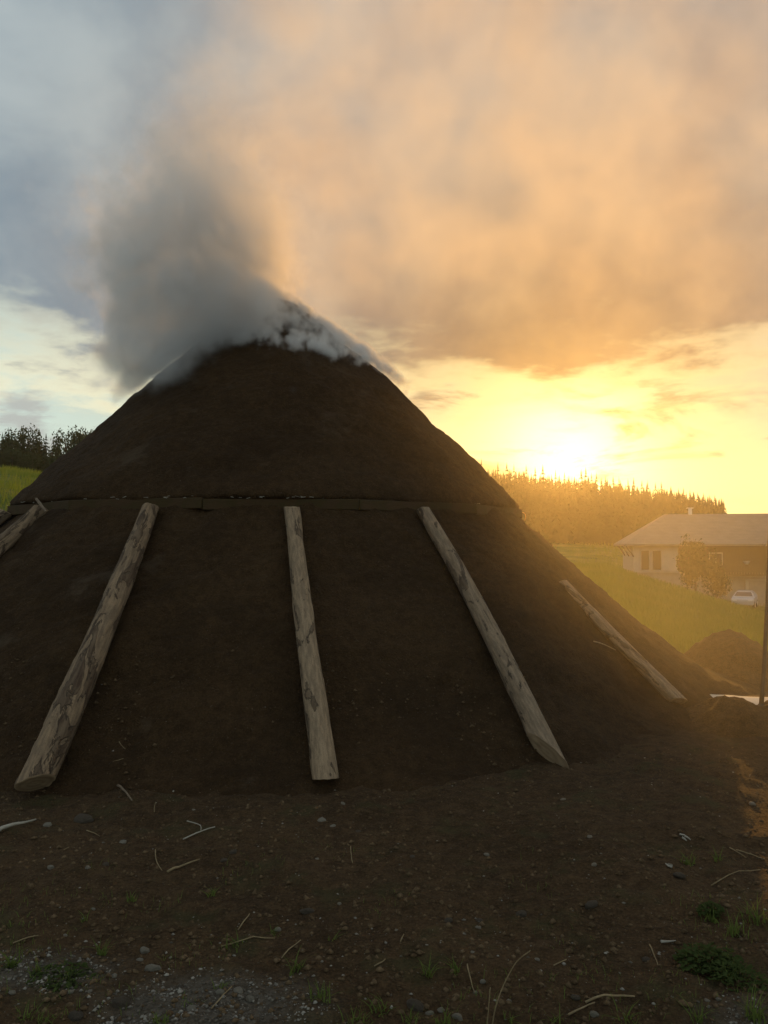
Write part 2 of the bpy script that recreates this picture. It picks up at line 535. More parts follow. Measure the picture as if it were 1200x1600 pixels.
def ground_col(gg, p):
    at = gg.n('ShaderNodeAttribute', attribute_name='grass'); gm = V(gg, at.outputs['Fac'])
    at2 = gg.n('ShaderNodeAttribute', attribute_name='gravel'); vm_ = V(gg, at2.outputs['Fac'])
    soil = soil_color(gg, p, (0.039, 0.022, 0.010), (0.105, 0.062, 0.029))
    moss = gg.smooth(gg.noise(p, 2.6, 5, 0.65), 0.52, 0.66)
    soil = gg.mix(moss * 0.45, soil, (0.055, 0.055, 0.021))
    grit = gg.mix(gg.voro(p, 70.0, out='Color'), (0.05, 0.040, 0.028), (0.17, 0.145, 0.115))
    soil = gg.mix(vm_ * 0.75, soil, grit)
    gr = gg.mix(gg.smooth(gg.noise(p, 0.22, 6, 0.65), 0.35, 0.65), (0.065, 0.11, 0.015), (0.26, 0.24, 0.055))
    gr = gg.mix(gg.noise(p, 3.0, 5, 0.7) * 0.6, gr, (0.05, 0.075, 0.014))
    return gg.mix(gm, soil, gr)


M['ground'] = surf('ground_soil_and_meadow', ground_col, 0.95, 0.12, soil_bump, 0.035)
ground = mesh_obj('ground', build_ground(), M['ground'])
tag(ground, 'bare dark soil yard passing into green meadow slopes', 'ground', kind='structure')


# ------------------------------------------------------------------ soil heaps
def heap_mesh(name, hs, seed, x0, x1, y0, y1, n=90):
    xs = np.linspace(x0, x1, n); ys = np.linspace(y0, y1, n)
    X, Y = np.meshgrid(xs, ys, indexing='ij')
    x, y = X.ravel(), Y.ravel()
    h = np.zeros_like(x)
    for (hx, hy, sx, sy, hh) in hs:
        r2 = ((x - hx) / sx) ** 2 + ((y - hy) / sy) ** 2
        h = np.maximum(h, hh * np.maximum(0, 1 - r2) ** 1.35)
    p = np.stack([x, y, h], 1)
    w = np.clip(h / 0.12, 0, 1)
    h = h + w * (0.05 * fbm(p / 0.35, 4, seed) + 0.02 * fbm(p / 0.09, 3, seed + 3))
    z = terrain(x, y) - 0.05 + h * 1.12
    i = np.arange(n - 1)[:, None]; j = np.arange(n - 1)[None, :]
    f = np.stack([i * n + j, (i + 1) * n + j, (i + 1) * n + j + 1, i * n + j + 1], -1).reshape(-1, 4)
    return from_np(name, np.stack([x, y, z], 1), f, True)


o = mesh_obj('soil_heap', heap_mesh('soil_heap', HEAPS[:3], 41, 3.2, 7.0, 9.8, 12.8), M['soil'])
tag(o, 'rounded brown soil heap on the meadow edge behind the pale sheet', 'soil heap', 'soil heaps beside the kiln')
o = mesh_obj('soil_heap', heap_mesh('soil_heap', HEAPS[3:], 43, 2.05, 6.3, 6.1, 8.0), M['soil'])
tag(o, 'low dark soil heap carrying the upright tool handle', 'soil heap', 'soil heaps beside the kiln')

# pale sheet lying between the heaps
def sheet():
    n, m = 26, 10
    c0 = on_z(1100, 1087, 0.03); c1 = on_z(1330, 1097, 0.03); c2 = on_z(1345, 1114, 0.03); c3 = on_z(1104, 1101, 0.03)
    v = []
    for i in range(n):
        for j in range(m):
            u, w = i / (n - 1), j / (m - 1)
            p = (c0 * (1 - u) + c1 * u) * (1 - w) + (c3 * (1 - u) + c2 * u) * w
            k = 0.006 * fbm([(p.x * 3, p.y * 3, 0)], 3, 77)[0]
            v.append((p.x + k, p.y + k, 0.035 + k))
    f = [(i * m + j, (i + 1) * m + j, (i + 1) * m + j + 1, i * m + j + 1) for i in range(n - 1) for j in range(m - 1)]
    me = from_data('ground_sheet', v, f, True)
    bm = bmesh.new(); bm.from_mesh(me)
    bmesh.ops.solidify(bm, geom=bm.faces[:], thickness=0.012)
    bm.to_mesh(me); bm.free()
    return mesh_obj('ground_sheet', me, M['sheet'])
tag(sheet(), 'pale flat sheet lying on the ground between two soil heaps', 'sheet')

# tool handle stuck in the near heap
def handle():
    a = at_depth(1189, 1110, 7.0); b = at_depth(1203, 850, 7.12)
    top = a + (b - a) * 1.35
    pts = [a.lerp(top, t) + Vector((0.006 * math.sin(5 * t), 0, 0)) for t in np.linspace(0, 1, 12)]
    rad_ = [0.021 - 0.003 * math.sin(math.pi * t) for t in np.linspace(0, 1, 12)]
    base = a.copy()
    v, f = tube_data([p - base for p in pts], rad_, 12)
    root = empty('tool_handle', base)
    mesh_obj('shaft', from_data('shaft', v, f, True), M['handle'], root)
    d_ = (top - a).normalized()
    v, f = tube_data([d_ * -0.12, d_ * 0.01, d_ * 0.06], [0.028, 0.027, 0.022], 12)
    mesh_obj('ferrule', from_data('ferrule', v, f, True), M['stone_dark'], root)
    tag(root, 'long thin dark tool handle stuck upright in a soil heap', 'tool handle')
handle()


# ------------------------------------------------------------------ the kiln
def profile_surface(name, prof, seed, nth=300, amp=1.0):
    """lathe with an uneven earth surface; prof = (r, z) from outside in"""
    pr = []
    for (r0, z0), (r1, z1) in zip(prof[:-1], prof[1:]):
        L = math.hypot(r1 - r0, z1 - z0); k = max(2, int(L / 0.035))
        for t in range(k): pr.append((r0 + (r1 - r0) * t / k, z0 + (z1 - z0) * t / k))
    pr.append(prof[-1])
    pr = np.array(pr)
    ker = np.array([1, 2, 3, 2, 1.]); ker /= ker.sum()
    sm = pr.copy()
    for c in (0, 1): sm[2:-2, c] = np.convolve(pr[:, c], ker, 'valid')
    pr = sm
    n = len(pr)
    th = np.linspace(0, 2 * np.pi, nth, endpoint=False)
    A, B = np.meshgrid(np.arange(n), th, indexing='ij')
    r = pr[A, 0]; z = pr[A, 1]
    p = np.stack([(r * np.sin(B)).ravel(), (-r * np.cos(B)).ravel(), z.ravel()], 1)
    nrm = np.stack([0.7 * np.sin(B).ravel(), -0.7 * np.cos(B).ravel(), np.full(r.size, 0.7)], 1)
    dsp = amp * (0.050 * fbm(p / 0.9, 3, seed) + 0.024 * fbm(p / 0.24, 3, seed + 5) + 0.012 * fbm(p / 0.07, 2, seed + 9))
    dsp *= np.clip(r.ravel() / 0.4, 0.2, 1)
    p = p + nrm * dsp[:, None]
    i = np.arange(n - 1)[:, None]; j = np.arange(nth)[None, :]; j2 = (j + 1) % nth
    f = np.stack([i * nth + j, i * nth + j2, (i + 1) * nth + j2, (i + 1) * nth + j], -1).reshape(-1, 4)
    return from_np(name, p, f, True)


kiln = empty('charcoal_kiln', (KX, KY, 0))
tag(kiln, 'huge cone-shaped charcoal kiln covered in dark earth, smoking at its top', 'charcoal kiln')
LOW = [(6.9, -0.45), (6.1, -0.16), (5.55, 0.02), (5.2, 0.25), (4.36, 0.98), (3.24, 2.0), (2.9, 2.06)]
UP = [(3.12, 1.99), (3.29, 2.03), (3.32, 2.065), (3.19, 2.22), (1.50, 3.9), (0.80, 4.52), (0.28, 4.93), (0.0, 5.04)]
mesh_obj('lower_mantle', profile_surface('lower_mantle', LOW, 3, 420), M['kiln'], kiln)
mesh_obj('upper_mantle', profile_surface('upper_mantle', UP, 23, 340, 0.8), M['kiln'], kiln)
NB = 14
for k in range(NB):
    a = 2 * math.pi * (k + 0.35) / NB
    L = 2 * 3.265 * math.tan(math.pi / NB) * random.uniform(0.985, 1.02)
    me = bpy.data.meshes.new('board')
    v, f = box_data(0, 0, 0, L, 0.035, 0.105)
    me.from_pydata(v, [], f)
    bm = bmesh.new(); bm.from_mesh(me)
    bmesh.ops.bevel(bm, geom=bm.edges[:], offset=0.005, segments=1, affect='EDGES')
    bm.to_mesh(me); bm.free()
    b = mesh_obj('board', me, M['board'], kiln)
    b.location = (3.265 * math.sin(a), -3.265 * math.cos(a), 1.985 + random.uniform(-.006, .006))
    b.rotation_euler = (R(random.uniform(-8, -3)), R(random.uniform(-.5, .5)), a)
# ash-white crumbs caught along the rim of the upper earth
def rim_crumbs():
    V_, F_ = [], []
    for k in range(34):
        u = random.random()
        a = R(random.choice([random.gauss(-14, 7), random.gauss(9, 3), random.gauss(-45, 8), random.uniform(-60, 50)]))
        rr = 3.325 + random.uniform(0, 0.02)
        c = Vector((rr * math.sin(a), -rr * math.cos(a), 2.045 + random.uniform(-.008, .016)))
        L, h, w = random.uniform(.008, .05), random.uniform(.002, .005), random.uniform(.006, .012)
        v, f = box_data(0, 0, 0, L, w, h)
        mt = Matrix.Rotation(a + random.uniform(-.5, .5), 3, 'Z') @ Matrix.Rotation(random.uniform(-.3, .3), 3, 'Y')
        o_ = len(V_)
        V_ += [c + mt @ Vector(q) for q in v]; F_ += [tuple(i + o_ for i in q) for q in f]
    return from_data('rim_crumbs', V_, F_)
o = mesh_obj('rim_crumbs', rim_crumbs(), M['ash'], kiln); o['kind'] = 'stuff'


def cone_z(r):
    pr = sorted(LOW[2:6] + UP[3:])
    return float(np.interp(r, [q[0] for q in pr], [q[1] for q in pr]))


def kpt(a, r, lift):
    a = R(a)
    return Vector((KX + (r + lift * 0.67) * math.sin(a), KY - (r + lift * 0.67) * math.cos(a), cone_z(r) + lift * 0.74))


def leaning_log(a0, r0, rad0, a1, r1, rad1, bend, mat, label, seed, cut_bottom, cut_top, sag=0.0):
    """bottom at azimuth a0 / radius r0, top at a1 / r1; local +Z runs up the log"""
    P0 = kpt(a0, r0, rad0 * 0.75); P1 = kpt(a1, r1, rad1 * 0.8)
    ax = (P1 - P0); L = ax.length
    rot = ax.to_track_quat('Z', 'Y')
    toward = rot.inverted() @ (Vector((0, 0, 1)) - ax.normalized() * ax.normalized().z).normalized()     # local 'away from the slope' side
    side = Vector((0, 0, 1)).cross(toward).normalized()
    nseg, seg = 90, 36
    zz = np.linspace(0, 1, nseg); th = np.linspace(0, 2 * np.pi, seg, endpoint=False)
    Z, T = np.meshgrid(zz, th, indexing='ij')
    r = rad0 + (rad1 - rad0) * Z
    cx = bend * np.sin(np.pi * Z) * side.x + sag * np.sin(np.pi * Z) * toward.x
    cy = bend * np.sin(np.pi * Z) * side.y + sag * np.sin(np.pi * Z) * toward.y
    q = np.stack([np.cos(T).ravel() * 1.1, np.sin(T).ravel() * 1.1, Z.ravel() * L * 1.6], 1)
    bump = 0.05 * fbm(q * 1.1, 3, seed) + 0.045 * fbm(q * np.array([3, 3, 2.2]), 3, seed + 4)
    pl = fbm(q * np.array([1.7, 1.7, 1.6]) + 5, 3, seed + 8)
    bump += 0.05 * (pl > 0.15)
    rr = r * (1 + bump.reshape(r.shape))
    x = cx + rr * np.cos(T); y = cy + rr * np.sin(T); z = Z * L
    d_out = np.cos(T) * toward.x + np.sin(T) * toward.y
    d_side = np.cos(T) * side.x + np.sin(T) * side.y
    # oblique saw cuts at both ends: shear the end rings
    z = z + np.clip(1 - Z / 0.12, 0, 1) * r * (cut_bottom[0] * d_out + cut_bottom[1] * d_side)
    z = z - np.clip((Z - 0.9) / 0.1, 0, 1) * r * (cut_top[0] * d_out + cut_top[1] * d_side)
    v = np.stack([x.ravel(), y.ravel(), z.ravel()], 1)
    i = np.arange(nseg - 1)[:, None]; j = np.arange(seg)[None, :]; j2 = (j + 1) % seg
    f = np.stack([i * seg + j, i * seg + j2, (i + 1) * seg + j2, (i + 1) * seg + j], -1).reshape(-1, 4)
    root = empty('leaning_log', P0)
    root.rotation_mode = 'QUATERNION'; root.rotation_quaternion = rot
    mesh_obj('bark', from_np('bark', v, f, True), mat, root)
    for e, lab in ((0, 'cut_end'), (nseg - 1, 'cut_end')):
        ringv = v[e * seg:(e + 1) * seg]
        c = ringv.mean(0)
        s = -1 if e == 0 else 1
        inner = c + (ringv - c) * 0.93 + np.array([0, 0, s * rad0 * 0.05])
        vv = np.vstack([ringv, inner, [c + np.array([0, 0, s * rad0 * 0.06])]])
        ff = []
        for k in range(seg):
            k2 = (k + 1) % seg
            ff.append((k, k2, seg + k2, seg + k)); ff.append((seg + k, seg + k2, 2 * seg))
        mesh_obj('cut_end', from_data('cut_end', vv, ff), M['cut'], root)
    tag(root, label, 'log', 'logs leaning against the kiln')
    return root


leaning_log(-7.4, 5.62, 0.110, -12.4, 3.34, 0.075, 0.02, M['bark_a'], 'thick leaning log with peeling brown bark and an obliquely cut thick foot', 101, (-0.35, 0.45), (0.6, 0.0))
leaning_log(11.4, 5.56, 0.084, 10.5, 3.34, 0.070, -0.01, M['bark_b'], 'straight pale grey leaning log with a blunt rounded foot', 111, (-0.7, 0.0), (1.4, 0.0))
leaning_log(28.8, 5.54, 0.086, 34.0, 3.34, 0.066, 0.045, M['bark_c'], 'slightly curved spotted log whose foot tapers to an oblique point', 121, (-0.3, -2.1), (0.5, 0.0))
leaning_log(50.6, 5.40, 0.068, 53.4, 4.15, 0.055, 0.0, M['bark_b'], 'short slim log lying low on the sun-facing flank of the kiln', 131, (-0.4, -0.5), (0.5, 0.0), -0.01)
leaning_log(-33.5, 5.62, 0.105, -36.6, 3.34, 0.078, 0.01, M['bark_a'], 'leaning log with flaking bark whose top meets a broken board end', 141, (0.3, 0.3), (0.4, 0.0))
leaning_log(-54.0, 5.62, 0.105, -54.6, 3.34, 0.078, 0.01, M['bark_c'], 'leaning log just under the outermost corner of the board ring by the grass hill', 151, (0.3, 0.3), (0.4, 0.0))

# short broken lath sticking out at a log top
a = kpt(-36.0, 3.36, 0.16); b = kpt(-31.5, 3.44, 0.14)
v, f = tube_data([a + Vector((0, 0, .05)), (a + b) / 2 + Vector((0, -.01, .03)), b], [0.014, 0.016, 0.010], 6)
tag(mesh_obj('broken_lath', from_data('broken_lath', v, f), M['twig']), 'short broken lath wedged between log top and board ring', 'lath')


# curled bark strips standing up on the sunny flank
def flank(py_r):
    best = None
    for a_ in np.arange(40, 100, .5):
        q = kpt(a_, py_r, 0.0); px_ = q.x / q.y
        if best is None or px_ > best[0]: best = (px_, q)
    return best[1]
for rr_, sz, lab in ((2.98 + .32, .055, 'larger curled bark strip glinting on the sunny edge of the kiln'), (3.72, .03, 'smaller curled bark strip lower on the sunny edge of the kiln')):
    c = flank(rr_)
    pts = [Vector((sz * (.9 - math.cos(t)) * .8, 0, sz * (math.sin(t) * 1.1) - .01)) for t in np.linspace(0, 4.0, 12)]
    v, f = tube_data(pts, [sz * .13] * 12, 6)
    tag(mesh_obj('bark_curl', from_data('bark_curl', v, f, True), M['straw'], None, c + Vector((0, -.02, .02))), lab, 'bark strip')

# ------------------------------------------------------------------ farmhouse in the valley
M['plaster'] = plain('white_plaster', (0.40, 0.36, 0.31), 0.85, 0.2, 0.06, 2)
M['lowplaster'] = plain('grey_plaster', (0.34, 0.29, 0.24), 0.9, 0.2, 0.1, 2)
M['timber'] = surf('dark_timber', lambda gg, p: gg.mix(gg.noise(gg.vm('MULTIPLY', p, (6, 6, 0.6)), 3.0, 3, 0.6), (0.045, 0.027, 0.015), (0.09, 0.056, 0.032)), 0.8, 0.2)
def roof_col(gg, p):
    x, y, z = gg.sep(p)
    course = gg.m('SINE', z * 38.0) * 0.5 + 0.5
    n = gg.noise(p, 1.2, 5, 0.65)
    c = gg.mix(n, (0.17, 0.13, 0.10), (0.30, 0.24, 0.19))
    return gg.mix(course * 0.25, c, (0.12, 0.09, 0.07))
M['roof'] = surf('roof_tiles', roof_col, 0.8, 0.25)
M['glass'] = surf('window_glass', lambda gg, p: gg.comb(0.03, 0.032, 0.035), 0.08, 0.5)
M['metal'] = plain('pale_metal', (0.6, 0.6, 0.58), 0.4, 0.5, 0.05, 4)

HP = Vector((25.9, 80.0, -4.4))
house = empty('farmhouse', HP, R(-12))
tag(house, 'wide farmhouse with pale tiled roof and dark timber upper floor in the valley', 'house')
box('lower_wall', (10.5, 5.75, 1.5), (20.8, 11.3, 3.6), M['lowplaster'], house)
box('plaster_wall', (2.2, 5.75, 4.6), (4.4, 11.5, 2.9), M['plaster'], house)
box('timber_wall', (12.75, 5.75, 4.6), (16.7, 11.46, 2.9), M['timber'], house)
box('plinth_band', (2.2, -0.06, 3.13), (4.5, 0.16, 0.14), M['plaster'], house)
tw = box('wing_wall', (16.6, -0.35, 4.1), (6.8, 1.6, 4.9), M['timber'], house)
# hip roof with thickness
def hip_roof():
    e0, e1, y0, y1, ze, zr = -0.95, 22.2, -0.95, 12.4, 6.05, 9.3
    rx0, rx1, ry = 3.9, 18.0, 5.75
    top = [(e0, y0, ze), (e1, y0, ze), (e1, y1, ze), (e0, y1, ze), (rx0, ry, zr), (rx1, ry, zr)]
    bot = [(x, y, z - 0.22) for x, y, z in top[:4]]
    v = top + bot
    f = [(0, 1, 5, 4), (1, 2, 5), (2, 3, 4, 5), (3, 0, 4), (0, 6, 7, 1), (1, 7, 8, 2), (2, 8, 9, 3), (3, 9, 6, 0), (6, 9, 8, 7)]
    return from_data('roof', v, f)
roof = mesh_obj('roof', hip_roof(), M['roof'], house)
def gable_roof():
    x0, x1, xa, y0, y1, ze, za = 12.2, 21.0, 16.6, -2.0, 5.2, 6.02, 8.75
    v = [(x0, y0, ze), (xa, y0, za), (x1, y0, ze), (x0, y1, ze), (xa, y1, za), (x1, y1, ze)]
    v += [(x, y, z - 0.22) for x, y, z in v]
    f = [(0, 3, 4, 1), (1, 4, 5, 2), (6, 7, 10, 9), (7, 8, 11, 10), (0, 1, 7, 6), (1, 2, 8, 7), (0, 6, 9, 3), (2, 5, 11, 8)]
    return from_data('wing_roof', v, f)
mesh_obj('wing_roof', gable_roof(), M['roof'], house)
v = [(13.2, -1.12, 6.5), (20.0, -1.12, 6.5), (16.6, -1.12, 8.5), (13.2, 3, 6.5), (20, 3, 6.5), (16.6, 3, 8.5)]
mesh_obj('gable_wall', from_data('gable_wall', v, [(0, 1, 2), (3, 5, 4), (0, 3, 4, 1), (1, 4, 5, 2), (2, 5, 3, 0)]), M['timber'], house)
ch = box('vent_pipe', (6.6, 5.75, 9.55), (0.35, 0.35, 0.7), M['metal'], roof, 0.03)
box('chimney_cap', (6.6, 5.75, 9.96), (0.7, 0.6, 0.07), M['metal'], roof, 0.02)
# aerial
v, f = tube_data([(15.3, 3.5, 8.0), (15.3, 3.5, 11.0)], [0.04, 0.03], 8)
ant = mesh_obj('aerial', from_data('aerial', v, f), M['metal'], house)
for k in range(4):
    box('aerial_rod', (15.3, 3.5, 10.2 + k * 0.22), (1.5 - k * 0.15, 0.05, 0.05), M['metal'], ant)
def window(x, z, w, h, y=0.0, mull=False):
    fr = empty('window', (x, y, z)); fr.parent = house
    t = 0.09
    for nm, c, s in (('frame_side', (-w / 2 + t / 2, -.05, 0), (t, .12, h)), ('frame_side', (w / 2 - t / 2, -.05, 0), (t, .12, h)),
                     ('frame_head', (0, -.05, h / 2 - t / 2), (w - 2 * t - .004, .118, t)), ('frame_sill', (0, -.07, -h / 2 + t / 2), (w - 2 * t - .004, .16, t))):
        box(nm, c, s, M['plaster'], fr)
    box('pane', (0, -0.03, 0), (w - 2 * t - .01, .03, h - 2 * t - .01), M['glass'], fr)
    if mull: box('mullion', (0, -.062, 0), (.06, .06, h - 2 * t - .02), M['plaster'], fr)
    return fr
window(1.15, 4.35, 0.95, 2.15); window(2.30, 4.35, 1.0, 2.15)
box('shutter_panel', (3.55, -0.05, 4.3), (1.45, 0.09, 2.1), M['plaster'], house, 0.01)
window(8.0, 4.5, 1.3, 1.3, 0.0, True)
window(14.6, 4.6, 1.2, 1.5, -1.15, True); window(17.4, 4.6, 1.2, 1.5, -1.15, True)
gd = empty('garage_door', (12.2, -0.02, 1.35)); gd.parent = house
for nm, c, s in (('door_frame', (-1.32, -.06, 0), (.3, .14, 2.3)), ('door_frame', (1.32, -.06, 0), (.3, .14, 2.3)), ('lintel', (0, -.06, 1.07), (2.33, .138, .16))):
    box(nm, c, s, M['plaster'], gd)
for k in range(5): box('door_panel', (0, -0.02, -0.93 + k * 0.415), (2.3, .05, .40), M['lowplaster'], gd)
# balcony: floor, boards, rail
box('balcony_floor', (9.4, -0.66, 2.95), (6.0, 1.2, 0.12), M['timber'], house)
for k in range(24): box('balcony_board', (6.5 + k * 0.25, -1.28, 3.42), (0.22, 0.03, 0.92), M['timber'], house)
box('balcony_rail', (9.4, -1.28, 3.93), (6.1, 0.10, 0.07), M['timber'], house)
# eaves brackets at the free end
for yy in (-0.5, 4.0, 8.5):
    v, f = tube_data([(-0.02, yy, 4.7), (-0.75, yy, 5.82)], [0.08, 0.08], 6)
    mesh_obj('eaves_brace', from_data('eaves_brace', v, f), M['timber'], house)
def pot():
    root = empty('flower_bowl', house.matrix_basis @ Vector((10.6, -1.28, 3.97)))
    v, f = tube_data([(0, 0, 0), (0, 0, .1), (0, 0, .32), (0, 0, .36)], [.14, .2, .33, .35], 14)
    mesh_obj('bowl', from_data('bowl', v, f, True), M['plaster'], root)
    tag(root, 'small white bowl standing on the balcony rail of the farmhouse', 'bowl')
house.matrix_basis = Matrix.Translation(HP) @ Matrix.Rotation(R(-12), 4, 'Z')
pot()


# ------------------------------------------------------------------ parked cars
M['carpaint'] = plain('white_car_paint', (0.70, 0.70, 0.69), 0.25, 0.5, 0.02, 1)
M['carpaint2'] = plain('silver_car_paint', (0.40, 0.40, 0.40), 0.25, 0.5, 0.02, 1)
M['tyre'] = plain('tyre_rubber', (0.02, 0.02, 0.02), 0.8, 0.2, 0.1, 8)
M['lamp'] = plain('lamp_glass', (0.6, 0.6, 0.58), 0.1, 0.5, 0.02, 1)
def car(loc, rz, paint, label):
    root = empty('parked_car', loc, rz)
    prof = [(-2.1, .35), (-2.15, .75), (-1.95, .92), (-1.15, .98), (-.55, 1.40), (.75, 1.46), (1.55, 1.05), (2.05, .98), (2.12, .45), (2.05, .30)]
    V_, F_ = [], []
    ws = [(-.86, 0), (-.74, .05), (.74, .05), (.86, 0)]
    n = len(prof)
    for side in (-1, 1):
        for x, z in prof:
            w = .86 if z < 1.1 else .62
            V_.append((x, side * w, z))
    for i in range(n):
        F_.append((i, (i + 1) % n, n + (i + 1) % n, n + i))
    F_.append(tuple(range(n))[::-1]); F_.append(tuple(range(n, 2 * n)))
    me = from_data('body', V_, F_)
    bm = bmesh.new(); bm.from_mesh(me)
    bmesh.ops.recalc_face_normals(bm, faces=bm.faces[:])
    bmesh.ops.bevel(bm, geom=bm.edges[:], offset=0.06, segments=2, affect='EDGES')
    bm.to_mesh(me); bm.free()
    mesh_obj('body', me, paint, root)
    def pane(name, q):
        me = from_data(name, q, [(0, 1, 2, 3)])
        mesh_obj(name, me, M['glass'], root)
    pane('windscreen', [(-1.08, -.72, 1.045), (-1.08, .72, 1.045), (-.62, .56, 1.375), (-.62, -.56, 1.375)])
    pane('rear_window', [(1.47, -.70, 1.12), (1.47, .70, 1.12), (.83, .56, 1.44), (.83, -.56, 1.44)])
    for s in (-1, 1):
        pane('side_window', [(-.85, s * .795, 1.06), (1.2, s * .795, 1.08), (.70, s * .665, 1.37), (-.45, s * .67, 1.33)])
        v, f = box_data(-2.05, s * .6, .74, .12, .34, .14); mesh_obj('headlight', from_data('headlight', v, f), M['lamp'], root)
        for x in (-1.3, 1.3):
            v, f = tube_data([(x, s * .70, .32), (x, s * .90, .32)], [.32, .32], 18)
            w_ = mesh_obj('wheel', from_data('wheel', v, f), M['tyre'], root)
            v, f = tube_data([(x, s * .89, .32), (x, s * .915, .32)], [.2, .19], 14)
            mesh_obj('rim', from_data('rim', v, f), M['metal'], w_)
    tag(root, label, 'car', 'cars parked below the farmhouse')
car((31.3, 67.0, gz(31.3, 67.0) + .02), R(60), M['carpaint2'], 'silver grey car parked in front of the garage of the farmhouse')
car((33.3, 64.6, gz(33.3, 64.6) + .02), R(60), M['carpaint'], 'white car parked beside the silver car below the farmhouse')


# ------------------------------------------------------------------ trees
def crown_data(w, h, nclump, nleaf, leaf, seed, low=0.25):
    """leaf quads in clumps filling an uneven ellipsoid; base at z=0, top at z=h"""
    r_ = np.random.default_rng(seed)
    cl = []
    while len(cl) < nclump:
        q = r_.uniform(-1, 1, 3)
        if 0.25 < np.dot(q, q) < 1: cl.append(q)
    cl = np.array(cl)
    cz = low * h + (h - low * h) / 2
    sc = np.array([w / 2 * .82, w / 2 * .82, (h - low * h) / 2 * .86])
    V_, F_ = [], []
    cen = cl * sc + np.array([0, 0, cz])
    rad = r_.uniform(.14, .26, nclump) * w
    idx = r_.integers(0, nclump, nleaf)
    d_ = r_.normal(size=(nleaf, 3)); d_ /= np.linalg.norm(d_, axis=1)[:, None]
    pos = cen[idx] + d_ * (rad[idx] * r_.uniform(.55, 1.05, nleaf))[:, None]
    nrm = d_ + r_.normal(size=(nleaf, 3)) * .5
    nrm /= np.linalg.norm(nrm, axis=1)[:, None]
    a = np.cross(nrm, r_.normal(size=(nleaf, 3))); a /= np.linalg.norm(a, axis=1)[:, None]
    b = np.cross(nrm, a)
    s = (leaf * r_.uniform(.6, 1.3, nleaf))[:, None]
    v = np.stack([pos - a * s, pos - b * s * .6, pos + a * s, pos + b * s * .6], 1).reshape(-1, 3)
    f = np.arange(nleaf * 4).reshape(-1, 4)
    return v, f


def conifer_data(h, w, seed, tiers=11, spikes=9):
    r_ = random.Random(seed)
    V_, F_ = [], []
    for t in range(tiers):
        u = t / (tiers - 1)
        z = h * (0.10 + 0.86 * u); rad = w / 2 * (1 - u) ** 0.85 + 0.06 * w * .5
        drop = h * 0.075 * (1.3 - u)
        ph = r_.uniform(0, 6.28)
        for k in range(spikes):
            th = ph + 2 * math.pi * k / spikes + r_.uniform(-.25, .25)
            rr = rad * r_.uniform(.7, 1.2); wd = 0.33
            c, s = math.cos(th), math.sin(th)
            o_ = len(V_)
            V_ += [(0, 0, z + drop * .9), (rr * .62 * math.cos(th - wd), rr * .62 * math.sin(th - wd), z - drop * .25),
                   (rr * c, rr * s, z - drop * r_.uniform(.5, 1.1)), (rr * .62 * math.cos(th + wd), rr * .62 * math.sin(th + wd), z - drop * .25)]
            F_.append((o_, o_ + 1, o_ + 2, o_ + 3))
    o_ = len(V_)
    V_ += [(0.04 * w, 0, h * .9), (-.02 * w, .035 * w, h * .9), (-.02 * w, -.035 * w, h * .9), (0, 0, h * 1.03)]
    F_ += [(o_, o_ + 1, o_ + 3, o_ + 3), ] if False else [(o_, o_ + 1, o_ + 2, o_ + 3)]
    return np.array(V_), np.array(F_)


def trunk_me(h, r0, name='trunk', limbs=0, seed=0):
    r_ = random.Random(seed)
    pts = [Vector((0.04 * h * math.sin(3 * t + seed) * t, 0.03 * h * math.cos(2 * t + seed) * t, -0.4 + (h + .4) * t)) for t in np.linspace(0, 1, 7)]
    V_, F_ = tube_data(pts, [r0 * (1 - .75 * t) for t in np.linspace(0, 1, 7)], 7)
    for k in range(limbs):
        z = h * r_.uniform(.4, .85); th = r_.uniform(0, 6.28); L = h * r_.uniform(.18, .32)
        p0 = Vector((0, 0, z)); p1 = p0 + Vector((math.cos(th) * L, math.sin(th) * L, L * .7))
        v, f = tube_data([p0, (p0 + p1) / 2 + Vector((0, 0, .1 * L)), p1], [r0 * .35, r0 * .22, r0 * .08], 5)
        o_ = len(V_); V_ += v; F_ += [tuple(i + o_ for i in q) for q in f]
    return from_data(name, V_, F_, True)


BROAD = []
for s in range(5):
    v, f = crown_data(1.0, 1.0, 30, 2200, 0.034, 300 + s, 0.12 + .06 * (s % 3))
    me = from_np('crown', v, f); me.materials.append(M['broad']); BROAD.append(me)
TRUNK = []
for s in range(3):
    me = trunk_me(0.8, 0.03, 'trunk', 5, s); me.materials.append(M['trunk']); TRUNK.append(me)
CON_D = [conifer_data(1.0, 0.38 + .05 * s, 500 + s) for s in range(4)]
CON = []
for s in range(4):
    me = from_np('crown', *CON_D[s]); me.materials.append(M['conifer']); CON.append(me)


def tree(name, x, y, h, w, crown, label, group, trunk=True, rz=0.0, sink=0.3):
    root = empty(name, (x, y, gz(x, y) - sink), rz)
    c = mesh_obj('crown', crown, None, root); c.scale = (w, w, h)
    if trunk:
        t = mesh_obj('trunk', random.choice(TRUNK), None, root); t.scale = (h, h, h)
    tag(root, label, 'tree', group)
    return root


# tree standing before the farmhouse
p = at_depth(1086, 930, 71.0)
gzp = gz(p.x, 71.0)
tree('garden_tree', p.x, 71.0, 2.3 - gzp, 3.6, BROAD[1], 'bushy tree standing close before the dark timber farmhouse front', None)
p = at_depth(1118, 930, 73.0)
tree('garden_tree', p.x, 73.0, 4.2, 3.0, BROAD[3], 'low rounded bush beside the taller tree before the farmhouse', None, True, 1.0)

